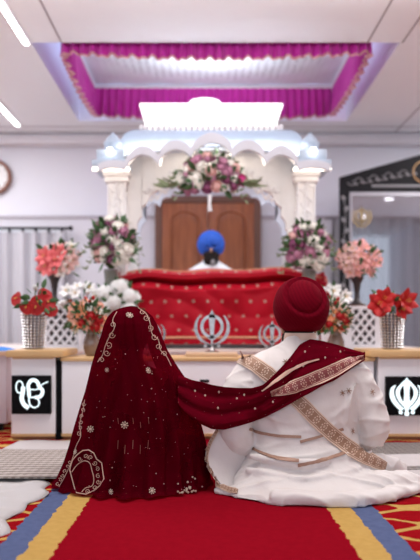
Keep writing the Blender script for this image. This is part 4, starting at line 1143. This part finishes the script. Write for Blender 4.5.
# brown vases with mixed orange flowers on the counter
for px, cxp, lab, vl, seed in ((91.5, 87, 'mixed orange and red flowers beside the veiled person', 'brown glass vase beside the veiled person', 41), (336, 331, 'mixed orange and red flowers right of the turban', 'brown glass vase right of the turban', 42)):
    d = 4.92; x = (px-HX)*d/F; bz = .548
    t = vase('brown_vase', vl, (x, d, bz), [(.035, 0), (.045, .01), (.058, .06), (.060, .10), (.045, .14), (.038, .165), (.05, .19)], GLASSB)
    c = P(cxp, 318, d-.02)
    bouquet('mixed_bouquet', lab, (x, d, bz+.18), c, (.135, .10, .125), [('blossom', 'orange', .024, 16), ('blossom', 'peach', .025, 14), ('rose', 'peach', .024, 4), ('rose', 'red', .032, [(.5, -.5), (.3, .1), (-.2, -.35), (.75, -.1)]), ('bud', 'red', .026, [(.2, .9), (.35, 1.1)]), ('blossom', 'white', .022, 7)], 130, spikes=0, leafl=.055, seed=seed)
# white flowers behind
c = P(118, 306, 5.4)
hv = vase('white_bowl', 'white bowl under the white hydrangeas beside the veil', (c.x, 5.98, .56), [(.05, 0), (.07, .02), (.10, .10), (.11, .16)], WHITE)
c = P(117, 303, 5.95)
bouquet('hydrangea_bouquet', 'big white hydrangeas between the veil and the red altar cloth', (hv.location.x, 5.98, .70), c, (.17, .10, .17), [('hydrangea', 'snow', .082, [(-.55, .45), (.15, .75), (.65, .3), (-.1, -.0), (.65, -.35), (-.65, -.3)]), ('rose', 'snow', .05, 7)], 50, leafl=.10, seed=51)
for px, py, lab, vl, seed in ((80, 300, 'white flower buds above the orange bouquet at left', 'small white pot behind the orange bouquet at left', 61), (333, 300, 'white lilies with a red bud right of the turban', 'small white pot behind the orange bouquet at right', 62)):
    c = P(px, py, 5.7); x = c.x
    t = vase('white_pot', vl, (x, 5.955, .561), [(.04, 0), (.05, .01), (.055, .10), (.06, .14)], WHITE)
    c = P(px, py, 5.9)
    bouquet('white_bouquet', lab, (x, 5.955, .69), c, (.16 if seed == 61 else .10, .07, .12), [('bud', 'snow', .045, 9), ('lily', 'snow', .06, 6)]+([('bud', 'red', .04, [(-.5, .5), (-.3, .2)])] if seed == 62 else [('bud', 'scarlet', .035, [(.4, .1), (-.5, -.1)])]), 18, leafl=.07, seed=seed)

# ================================================================ FLOOR CLOTHS
def mat_box(name, x0, x1, y0, y1, z0, z1, m, lab, shear=0.0):
    b = M().grid(lambda u, v: Vector((x0+(x1-x0)*u+shear*v, y0+(y1-y0)*v, z1+.002*math.sin(u*14+v*5))), 20, 20)
    b.prism([(x0, z0), (x1, z0), (x1, z1-.002), (x0, z1-.002)], y0, y1, lambda x, y, z: (x+shear*(y-y0)/(y1-y0), y, z))
    return tag(b.build(name, m, smooth=False), lab, 'mat')
mat_box('woven_mat', -2.3, -.70, 3.32, 4.08, .031, .038, MATG, 'grey striped woven mat on the floor left of the veiled person', -.02)
mat_box('pale_mat', -1.22, -.62, 4.06, 4.52, .010, .018, MATP, 'plain pale grey mat on the floor before the left cabinet', .02)
mt = empty('striped_mat', (1.4, 4.0, .01), 'grey and cream banded mat on the floor right of the groom', 'mat')
for y0, y1, m in ((3.45, 3.58, MATP), (3.58, 3.68, MATD), (3.68, 4.02, MATP), (4.02, 4.42, MATD)):
    M().grid(lambda u, v: Vector((.70+1.3*u-.25*(v*(y1-y0)+y0-3.45)*(1 if u > .5 else 0), y0+(y1-y0)*v, .020+.002*math.sin(u*20))), 16, 6).box(.72, 1.72, y0, y1, .009, .0175).build('woven_band', m, mt, smooth=False)
def sheet_z(x, y):
    k = max(0, min(1, (3.28-y)/.1)); r_ = 1-2*abs(noise.noise(Vector((x*4+y*3, y*7-x*2, 1))))
    return .010+.004*(1+math.sin(x*17+y*6))*.5+k*.022*max(0, r_)**3
def sheet(name, outline_fn, nx, ny, lab, edge=None):
    b = M().grid(outline_fn, nx, ny); o = b.build(name, SHEET, fix=False); 
    modded(o, [('SOLIDIFY', dict(thickness=.004, offset=1))])
    return tag(o, lab, 'sheet')
# right boundary of the white sheet recedes toward the camera
sh_edge = [(2.2, -.80, 0), (2.38, -.76, 0), (2.52, -.715, 0), (2.66, -.745, 0), (2.79, -.75, 0), (2.95, -.715, 0), (3.08, -.70, 0), (3.3, -.735, 0), (3.8, -1.05, 0), (4.15, -1.22, 0)]
def shf(u, v):
    y = 2.1+2.05*v; xr_ = lerp_tab(sh_edge, y)[0]+.015*math.sin(y*23); x = -2.6+(xr_+2.6)*u
    e_ = max(0, 1-(1-u)*14); return Vector((x, y, sheet_z(x, y)*(1-.5*e_)+.010*e_*(1-e_)*4))
sheet('white_sheet', shf, 70, 60, 'rumpled white sheet spread on the carpet at the left edge')
fl = M().tube([(-1.07+.0*k, 2.1+.1*k, .013) for k in range(3)]+[(lerp_tab(sh_edge, 2.4+.06*k)[0]+.005, 2.4+.06*k, .016) for k in range(12)], .008, 6)

# ================================================================ THE BRIDE
br = empty('person', (-.35, 3.27, .009), 'seated person under a long maroon embroidered veil, seen from behind', 'person')
BXc = -.345
bb, bh = person(br, BXc, 3.29, .012, .84, .135, 1, [(BXc-.17, 3.36, .27), (BXc+.17, 3.36, .27)], [(BXc-.08, 3.60, .22), (BXc+.09, 3.60, .22)], mats=BM)
hb = M(); hb.ball(bh+Vector((0, -.008, .035)), (.092, .105, .108), 20, 14); hb.ball(bh+Vector((0, -.105, -.02)), (.058, .045, .058), 14, 10)
hb.tube([bh+Vector((0, -.10, -.05)), (BXc, 3.20, .50), (BXc+.01, 3.155, .35), (BXc+.005, 3.15, .22)], [.035, .034, .028, .015], 10, smooth=5)
hb.build('hair', HAIR, br)
dr_ = M()
dt = [(.012, .31, .22), (.08, .29, .21), (.16, .23, .17), (.25, .18, .135), (.35, .165, .125), (.45, .175, .125), (.50, .16, .11), (.535, .09, .08), (.56, .06, .062)]
dr_.lathe([(1, z) for z, a, b in dt], (0, 0, 0), 40)
dr_.v = [Vector((BXc+v.x*dt[i//40][1]*(1+.03*math.sin(i*1.6)*(dt[i//40][0] < .2)), 3.31+v.y*dt[i//40][2], v.z)) for i, v in enumerate(dr_.v)]
dr_.m = 0; dr_.build('dress', MAROON, br)
lg = M()
for sg in (-1, 1):
    lg.tube([(BXc+sg*.10, 3.36, .12), (BXc+sg*.28, 3.62, .115), (BXc-sg*.02, 3.68, .07), (BXc-sg*.12, 3.66, .06)], [.10, .078, .058, .05], 12, smooth=4)
lg.build('skirt_over_knees', MAROON, br)
for sg in (-1, 1):
    M().tube([(BXc+sg*.13, 3.29, .50), (BXc+sg*.17, 3.32, .38), (BXc+sg*.17, 3.37, .28), (BXc+sg*.13, 3.50, .235), (BXc+sg*.10, 3.57, .225)], [.062, .058, .05, .042, .036], 12, smooth=4).build('sleeve', MAROON, br)
vt = []
for py, xl, xr_, b in ((306.5, 126, 133, .012), (308, 120, 140, .035), (311, 113, 146, .065), (316, 108, 152, .092), (324, 104, 156.5, .113), (335, 101, 161, .122), (350, 96, 167, .128), (365, 91.5, 176, .14), (380, 88, 186, .15),
                      (400, 83, 193, .162), (420, 78, 199, .175), (445, 71, 204, .19), (465, 64, 206, .205), (480, 58, 207.5, .235), (490, 53, 210, .262)):
    vt.append((EYE+(HY-py)*3.26/F, (xl-HX)*3.26/F, (xr_-HX)*3.26/F, b))
vt[-1] = (.012,)+vt[-1][1:]
vt = vt[::-1]
zs_ = [a[0] for a in vt]
def veilf(u, v):
    # rows closer together near the crown
    idx = v*(len(vt)-1); i = min(int(idx), len(vt)-2); f = idx-i
    z, xl, xr_, b = [p*(1-f)+q_*f for p, q_ in zip(vt[i], vt[i+1])]
    a = math.radians(-90+(-158+316*u)); low_ = max(0, min(1, (.62-z)/.55))
    cx_ = (xl+xr_)/2; hw = (xr_-xl)/2; ph = math.degrees(a)+90
    w_ = a*10+1.6*math.sin(z*5+1); fold = 1+(.25+.75*low_)*(.24*(abs(math.sin(w_))**.8-.6)+.07*math.sin(a*27+z*9)+.08*math.sin(a*4+1.3+z*2))*(1-.7*abs(math.cos(a)))
    fold += .012*math.sin(a*7+z*14)*(1-low_)*.6
    ex_ = .9 if z > .6 else 1.0
    x = cx_+hw*math.copysign(abs(math.cos(a))**.92, math.cos(a))*(1+(fold-1)*.7); y = 3.27+b*math.sin(a)*fold*(1.0 if math.sin(a) < 0 else 1.3)
    z2 = z+(.012*abs(math.sin(a*9))*low_ if v < .04 else 0)
    return Vector((x, y, z2))
vl_ = M().grid(veilf, 200, 110).build('veil', VEIL, br, fix=False)
modded(vl_, [('SUBSURF', dict(levels=1, render_levels=1))])
vt_tree = bvh([vl_])
IVORY = mat('ivory_thread', (0.62, 0.42, 0.33), .55, .1, var=.25, vscale=80)
SEQ = mat('silver_gold_sequins', (0.62, 0.50, 0.40), .35, .3, var=.35, vscale=120)
em_ = M()
for x, y, r in ((129.5, 315.5, .018), (148, 370.5, .015), (124.5, 425, .017), (90.5, 429, .016), (152, 491, .016), (110.5, 492, .013), (107, 370, .010), (75.5, 452, .012)): sprig(em_, vt_tree, x, y, r, 8)
em_.build('flower_sprigs', SEQ, vl_)
b_ = M()
def curl(x, y, r, a0, turns, sgn=1):
    pts = []; n_ = int(8*turns)+2
    for j in range(n_):
        f = j/(n_-1); a = a0+sgn*f*turns*2*PI; rr = r*(1-.75*f); pts.append((x+rr*math.cos(a), y+rr*math.sin(a)))
    lay_cord(b_, vt_tree, pts, .0014, 2)
# cream scrollwork edging beside the face
lay_cord(b_, vt_tree, [(117, 312), (113, 320), (114.5, 328), (110, 336), (106, 345), (103, 355), (98, 362)], .0018)
lay_cord(b_, vt_tree, [(138, 308), (146, 314), (150, 324), (152, 334), (158, 340), (160, 350), (166, 356), (171, 366)], .0018)
for x, y, r, a, s_ in ((112, 335, 3.5, 0, 1), (109, 345, 3.6, 2, -1), (107, 353, 3.4, 0, 1), (113, 325, 3, 1, -1), (102, 360, 3, 3, 1)): curl(x, y, r, a, 1.2, s_)
for x, y, r, a, s_ in ((146, 318, 3.2, 0, 1), (150, 328, 3.4, 2, -1), (154, 337, 3.4, 0, 1), (158, 347, 3.2, 1, -1), (164, 354, 3, 3, 1), (142, 312, 2.6, 0, 1)): curl(x, y, r, a, 1.2, s_)
# left hem
lay_cord(b_, vt_tree, [(85, 400), (83, 412), (80, 424), (81, 436), (76, 447), (73, 458), (68, 470), (63, 480), (59, 487)], .0018)
for k in range(6): curl(84-k*.9, 404+k*6, 2.2, k, 1.0, (-1)**k)
for k in range(6): curl(70-k*2.4, 462+k*4.5, 2.0, k, 1.0, (-1)**k)
# shield-shaped border: outer and inner lines with a scroll between
outer = [(70, 470), (71.5, 464), (73, 460), (77, 455), (83, 450.5), (89, 450), (94, 453), (96.5, 459), (102, 463), (103, 470), (104, 479), (100, 486), (94, 491), (86, 494.5), (76.5, 496), (74, 486), (70, 470)]
inner = [(72, 472), (77, 465), (84, 461), (90, 463), (92, 470), (94, 480), (92, 486), (86, 488), (82, 492)]
lay_cord(b_, vt_tree, outer, .0025, 1); lay_cord(b_, vt_tree, inner, .0018, 4)
for k, (x, y) in enumerate(((80, 459), (86, 456.5), (91, 457.5), (95, 463), (97.5, 469), (98.5, 476), (98.5, 482), (95, 488), (88, 491.5))): curl(x, y, 2.5, k, 1.2, (-1)**k)
# fainter jewellery-like motifs in the middle of the veil
b_.build('scrollwork_border', IVORY, vl_)
b_ = M()
for k in range(5): 
    x = 118+k*7.5; lay_cord(b_, vt_tree, [(x, 418+4*(k % 2)), (x+.5, 424+4*(k % 2))], .0012); lay_cord(b_, vt_tree, [(x, 440+5*(k % 2)), (x-.5, 449+5*(k % 2))], .0014)
b_.build('tassel_motifs', mat('dull_gold_thread', (0.25, 0.09, 0.06), .6), vl_)
sq = M(); R = random.Random(5)
for k in range(70):
    y = R.uniform(350, 492); l_, r_ = 95-(y-350)*.27, 160+(y-350)*.33; x = R.uniform(l_+4, min(r_, 203)-4); h, n_ = hit(vt_tree, x, y)
    if h is not None: sq.ball(h+n_*.002, .0016 if R.random() < .8 else .0028, 6, 4)
for k in range(45):
    x = R.uniform(178, 207); y = 499-abs(R.gauss(0, 7))-(x-178)*.15; h, n_ = hit(vt_tree, x, y)
    if h is not None: sq.ball(h+n_*.003, R.uniform(.003, .006), 6, 4)
sq.build('sequins', SEQ, vl_)

# ================================================================ THE GROOM
gr = empty('person', (.46, 3.3, .009), 'seated person in ivory coat and dark red turban, seen from behind', 'person')
GX = .455
gb, gh = person(gr, GX+.0, 3.36, .012, .90, .20, 1, [(.125, 3.24, .285), (.775, 3.27, .285)], [(.30, 3.60, .20), (.64, 3.60, .20)], mats=BM)
# coat: torso, sleeves and the skirts spread over the floor, joined into one cloth surface
cb_ = M()
ct_ = [(.0, .485, 3.25, .40, .385), (.035, .48, 3.265, .375, .335), (.08, .47, 3.29, .33, .265), (.14, .465, 3.31, .285, .20), (.20, .46, 3.32, .262, .172), (.28, .457, 3.325, .262, .162), (.36, .456, 3.33, .285, .158), (.46, .456, 3.335, .30, .152),
       (.54, .456, 3.34, .298, .138), (.585, .456, 3.345, .262, .118), (.615, .456, 3.35, .205, .10), (.645, .457, 3.36, .135, .085), (.672, .458, 3.365, .085, .075), (.70, .458, 3.37, .072, .070)]
NN = 64
vs = []
for i in range(40):
    z, cx_, cy_, a, b = (lambda q_: (q_,)+lerp_tab(ct_, q_))(.70*(i/39)**1.15)
    for k in range(NN):
        t_ = 2*PI*k/NN; c_, s_ = math.cos(t_), math.sin(t_)
        lo = max(0, 1-z/.22); fo = 1+lo*(.035*math.sin(t_*9+z*12)+.03*math.sin(t_*5+1))
        vs.append((cx_+a*math.copysign(abs(c_)**.85, c_)*fo, cy_+b*math.copysign(abs(s_)**.9, s_)*fo, z+.010))
fs = [(i*NN+k, i*NN+(k+1) % NN, (i+1)*NN+(k+1) % NN, (i+1)*NN+k) for i in range(39) for k in range(NN)]+[tuple(range(NN-1, -1, -1)), tuple(range(39*NN, 40*NN))]
cb_.add(vs, fs)
cb_.tube([(.24, 3.34, .555), (.185, 3.31, .48), (.145, 3.26, .38), (.135, 3.22, .29), (.165, 3.25, .225), (.24, 3.42, .20), (.29, 3.56, .20)], [.085, .088, .082, .078, .068, .058, .046], 16, smooth=5)
cb_.tube([(.68, 3.34, .555), (.735, 3.32, .46), (.775, 3.30, .36), (.795, 3.28, .28), (.77, 3.34, .215), (.70, 3.48, .20), (.65, 3.57, .20)], [.082, .082, .075, .068, .060, .054, .046], 16, smooth=5)
# skirts over the crossed legs in front
for sg in (-1, 1): cb_.tube([(GX+sg*.12, 3.42, .12), (GX+sg*.33, 3.68, .115), (GX+sg*.02, 3.76, .09)], [.11, .095, .08], 14, smooth=5)
# cloth heaped to the right and hem to the left
cb_.tube([(.62, 3.10, .05), (.78, 3.12, .055), (.90, 3.18, .05), (1.0, 3.30, .035)], [.075, .07, .06, .035], 12, smooth=5, flat=.75)
cb_.tube([(.28, 2.95, .03), (.52, 2.91, .03), (.72, 2.955, .035), (.88, 3.07, .03), (.99, 3.19, .02)], [.045, .045, .045, .038, .025], 12, smooth=5, flat=.7)
cb_.tube([(.55, 3.12, .10), (.70, 3.20, .12), (.86, 3.33, .09), (.97, 3.42, .05)], [.06, .06, .05, .03], 12, smooth=5)
cb_.tube([(.30, 3.06, .03), (.17, 3.08, .022), (.05, 3.13, .018)], [.045, .035, .022], 12, smooth=5, flat=.6)
for zf, x0_, x1_ in ((.155, .20, .66), (.105, .18, .70), (.065, .20, .78)): cb_.tube([(x0_, 3.18-(.2-zf)*.55, zf+.012), ((x0_+x1_)/2, 3.115-(.2-zf)*.9, zf-.012), (x1_, 3.17-(.2-zf)*.5, zf+.02)], [.012, .018, .012], 8, smooth=6)
# a few soft drag folds on the back
for pts, r in (([(.26, 3.205, .52), (.36, 3.185, .47), (.46, 3.18, .46)], .010), ([(.66, 3.205, .40), (.58, 3.185, .34), (.50, 3.18, .31)], .012), ([(.70, 3.22, .50), (.66, 3.20, .40), (.655, 3.20, .31)], .012), ([(.24, 3.21, .40), (.30, 3.18, .34), (.40, 3.17, .31)], .010)):
    cb_.tube(pts, [r*.4, r, r*.4], 8, smooth=6)
co = cb_.build('coat', COAT, gr, fix=False)
tex = bpy.data.textures.new('cloth_creases', 'CLOUDS'); tex.noise_scale = .11; tex.noise_depth = 1
modded(co, [('REMESH', dict(mode='VOXEL', voxel_size=.0075)), ('SMOOTH', dict(factor=.5, iterations=8)), ('DISPLACE', dict(texture=tex, strength=.014, mid_level=.5, texture_coords='GLOBAL'))])
for p in co.data.polygons: p.material_index = 0
co.data.materials.clear(); co.data.materials.append(COAT)
for v in co.data.vertices:
    if v.co.z < .001: v.co.z = .001
from mathutils import noise as NZ
co.data.update()
nrm = [v.normal.copy() for v in co.data.vertices]
for v, n_ in zip(co.data.vertices, nrm):
    w = v.co+WL[co.name]
    lo = max(0, min(1, (.34-w.z)/.12)); up = 1-lo; dn = max(0, min(1, (.16-w.z)/.08))
    r1 = 1-2*abs(NZ.noise(Vector((w.x*3.2+3, w.y*3, w.z*15))))      # cross folds below the waist
    r2 = 1-2*abs(NZ.noise(Vector((w.x*9+w.z*4, w.y*4, w.z*3.5-w.x*3))))   # soft drag folds on the back
    r3 = 1-2*abs(NZ.noise(Vector((w.x*3-w.y*2, w.y*14+w.x*4, w.z*9+5))))   # cloth rumpled on the floor
    side = 1 if abs(w.x-.456) > .24 and w.z > .2 else 0
    r4 = 1-2*abs(NZ.noise(Vector((w.x*5, w.y*7, w.z*17+2))))
    d = lo*(1-dn)*.012*(r1**3 if r1 > 0 else 0)+up*.006*(r2**3 if r2 > 0 else 0)+dn*.011*(r3**3 if r3 > 0 else 0)+side*.008*(r4**3 if r4 > 0 else 0)
    v.co += n_*(d-.003)
    if v.co.z < .001: v.co.z = .001
gt = bvh([co])
# standing collar
M().lathe([(.080, .688), (.074, .722), (.068, .722), (.070, .688)], (GX+.003, 3.372, 0), 32, close=False).build('collar', LACE, gr)
hr = M().ball(gh+Vector((0, -.004, .006)), (.082, .090, .070), 20, 12)
hr.ball(gh+Vector((0, .055, -.06)), (.078, .062, .065), 16, 10)
hr.build('hair_and_beard', HAIR, gr)
turban(gr, gh+Vector((.009, -.012, .090)), .130, .145, .142, (.06, -.80, .55), TURB, th0=.80, step=.10, low_cut=.80)
# waist piping
pp = M()
for path in ([(249, 429), (262, 433), (280, 436), (301, 437)], [(300, 442), (315, 438), (330, 433), (343, 429)], [(252, 448), (264, 454), (280, 459), (299, 461)], [(298, 465), (315, 462), (330, 458), (345, 453)]):
    lay_band(pp, gt, path, 2.8, off=.002, thick=.004, nw=2)
pp.build('waist_piping', mat('bronze_piping', (0.36, 0.21, 0.15), .5, .1, var=.4, vscale=150), gr)
# gold sash border across the back
sb = M(); lay_band(sb, gt, [(237, 356), (250, 362), (268, 374), (286, 390), (304, 407), (322, 425), (340, 441), (358, 454), (374, 462), (385, 466)], [12, 14, 15, 15, 15, 15, 15, 14, 12, 8], off=.003, thick=.005, nw=5)
sb.build('sash_border', LACE, gr)
ss = M()
for x, y in ((285.5, 362), (342, 393), (348.5, 391), (352, 431), (372, 392)): 
    h, n_ = surf(gt, x, y); q = Vector((0, 0, 1)).rotation_difference(n_).to_matrix()
    for k in range(6):
        d = q @ Vector((math.cos(k*PI/3), math.sin(k*PI/3), 0)); ss.tube([h+n_*.006, h+n_*.005+d*.015], [.0020, .0012], 5)
ss.build('embroidered_stars', mat('brown_gold_thread', (0.30, 0.17, 0.11), .6), gr)
# folded white shawl end with gold edge at the groom's left
sh_ = M()
def shw(u, v):
    a = P(217-14*math.sin(PI*min(1, v*1.1))+6*v, 428+64*v, 3.22-.12*v); a2 = P(246-2*v, 436+58*v, 3.24)
    p = a*(1-u)+a2*u; p.y -= .02*math.sin(u*PI); p.z = max(p.z, .022); return p
sh_.grid(shw, 16, 24)
o = sh_.build('shawl_end', COATP, gr, fix=False); modded(o, [('SOLIDIFY', dict(thickness=.006, offset=0))])
t3 = bvh([o]); s2 = M()
lay_band(s2, bvh([o, co]), [(217, 430), (210, 442), (206, 454), (206, 465), (210, 476), (218, 485), (229, 490), (238, 492)], 5, off=.004, thick=.004, nw=3)
s2.build('shawl_border', LACE, o)
kn = M().ball((.125, 3.36, .14), (.085, .13, .12), 20, 14); 
kn.build('kneecloth', COATP, gr)

# ---------------------------------------------------------------- scarf from the bride to the groom's shoulder
cols_ = [(178, 376, 404), (184, 377, 411), (192, 380, 418), (201, 382, 424), (212, 385, 429), (224, 387, 429.5), (238, 388, 426), (252, 388, 422), (263, 385, 418), (275, 374, 412), (288, 360, 405), (300, 344, 398), (310, 339, 393), (322, 341, 386), (335, 344, 380), (347, 348, 372), (357, 351, 365), (365, 353, 360)]
tree = bvh([co, vl_]); NC, NR = 90, 16; rows = []
for i in range(NC):
    x = 178+(365-178)*i/(NC-1); tp, bt_ = lerp_tab(cols_, x); col_ = []
    for j in range(NR):
        y = tp+(bt_-tp)*j/(NR-1); h, n_ = hit(tree, x, y); col_.append([x, y, (h.y if h is not None and h.y < 3.45 else None)])
    rows.append(col_)
for j in range(NR):
    ds = [rows[i][j][2] for i in range(NC)]
    for i in range(NC):
        x = rows[i][j][0]
        if 188 < x < 236: ds[i] = None
    known = [i for i in range(NC) if ds[i] is not None]
    for i in range(NC):
        if ds[i] is None:
            a = max([k for k in known if k < i], default=None); b = min([k for k in known if k > i], default=None)
            ds[i] = ds[a] if b is None else ds[b] if a is None else ds[a]+(ds[b]-ds[a])*(i-a)/(b-a)
    for _ in range(4): ds = [min(ds[i], (ds[max(0, i-1)]+ds[i]+ds[min(NC-1, i+1)])/3) for i in range(NC)]
    for i in range(NC): rows[i][j][2] = ds[i]
def scf(u, v):
    i = min(NC-1, round(u*(NC-1))); j = min(NR-1, round(v*(NR-1))); x, y, d = rows[i][j]
    f = .014+.013*(1-.75*u)*math.sin(v*15+u*6)+.005*math.sin(v*33+u*11)
    return P(x, y, d-.010-f)
sc_ = M()
last = None
pts = [[scf(i/(NC-1), j/(NR-1)) for i in range(NC)] for j in range(NR)]
EX = 10
for j in range(NR):
    e_ = pts[j][-1]; 
    for k in range(1, EX+1):
        f = k/EX; pts[j].append(Vector((e_.x+.012*f+.01*math.sin(f*3), e_.y+.22*f, e_.z+.035*math.sin(min(1, f*1.3)*PI*.5)-.16*f*f+(j/NR-.5)*.02*f)))
W_ = NC+EX
sc_.add([p for r_ in pts for p in r_], [(j*W_+i, j*W_+i+1, (j+1)*W_+i+1, (j+1)*W_+i) for j in range(NR-1) for i in range(W_-1)],
        [[(i/W_, j/NR), ((i+1)/W_, j/NR), ((i+1)/W_, (j+1)/NR), (i/W_, (j+1)/NR)] for j in range(NR-1) for i in range(W_-1)])
so = sc_.build('scarf', SCARF, fix=False, origin=(.2, 3.15, .35)); modded(so, [('SUBSURF', dict(levels=1, render_levels=1)), ('SOLIDIFY', dict(thickness=.003, offset=0))])
tag(so, 'maroon chiffon scarf stretched from the veil across the ivory coat', 'scarf')
stree = bvh([so])
sb = M(); lay_band(sb, stree, [(364, 357), (352, 361.5), (335, 370), (318, 377.5), (300, 384.5), (285, 390), (271, 394)], [4, 9, 13, 14, 13, 10, 5], off=.002, thick=.003, nw=5)
sb.build('gold_border', LACE2, so)
sb = M(); lay_band(sb, stree, [(319, 359.5), (305, 363.5), (290, 371), (275, 382), (262, 391.5)], [1.2, 2.2, 3, 2.6, 1.5], off=.002, thick=.003, nw=2)
sb.build('cream_hem', mat('cream_hem_cloth', (.60, .38, .30), .6), so)
sb = M()
for x, y in ((205, 396), (218, 408), (219, 392), (237, 399), (244, 395), (305, 352), (325, 358), (303, 366), (289, 372), (255, 409), (195, 391), (340, 352), (273, 402)): 
    h, n_ = surf(stree, x, y); sb.ball(h+n_*.002, (.0045, .002, .006), 8, 5)
sb.build('sequins', SEQ, so)

# members of a kind share a group phrase
GR = {'cabinet': 'oak-topped white cabinets', 'lit_sign': 'lit emblem panels', 'sword_emblem_stand': 'silver emblems on the counter', 'lattice_plinth': 'lattice-front plinths', 'pedestal': 'fluted pedestals beside the altar',
      'slim_vase': 'slim vases beside the altar', 'rose_bouquet': 'rose arrangements beside the altar', 'trumpet_vase': 'dark trumpet vases', 'lily_bouquet': 'pink flowers in trumpet vases', 'crystal_vase': 'crystal bead vases',
      'red_bouquet': 'red flowers in crystal vases', 'brown_vase': 'brown vases on the counter', 'mixed_bouquet': 'mixed flowers on the counter', 'white_pot': 'small white pots', 'white_bouquet': 'white flowers in small pots', 'strip_light': 'linear ceiling lights'}
for o in list(COL.objects):
    b = o.name.split('.')[0]
    if o.parent is None and b in GR and 'category' in o: o['group'] = GR[b]
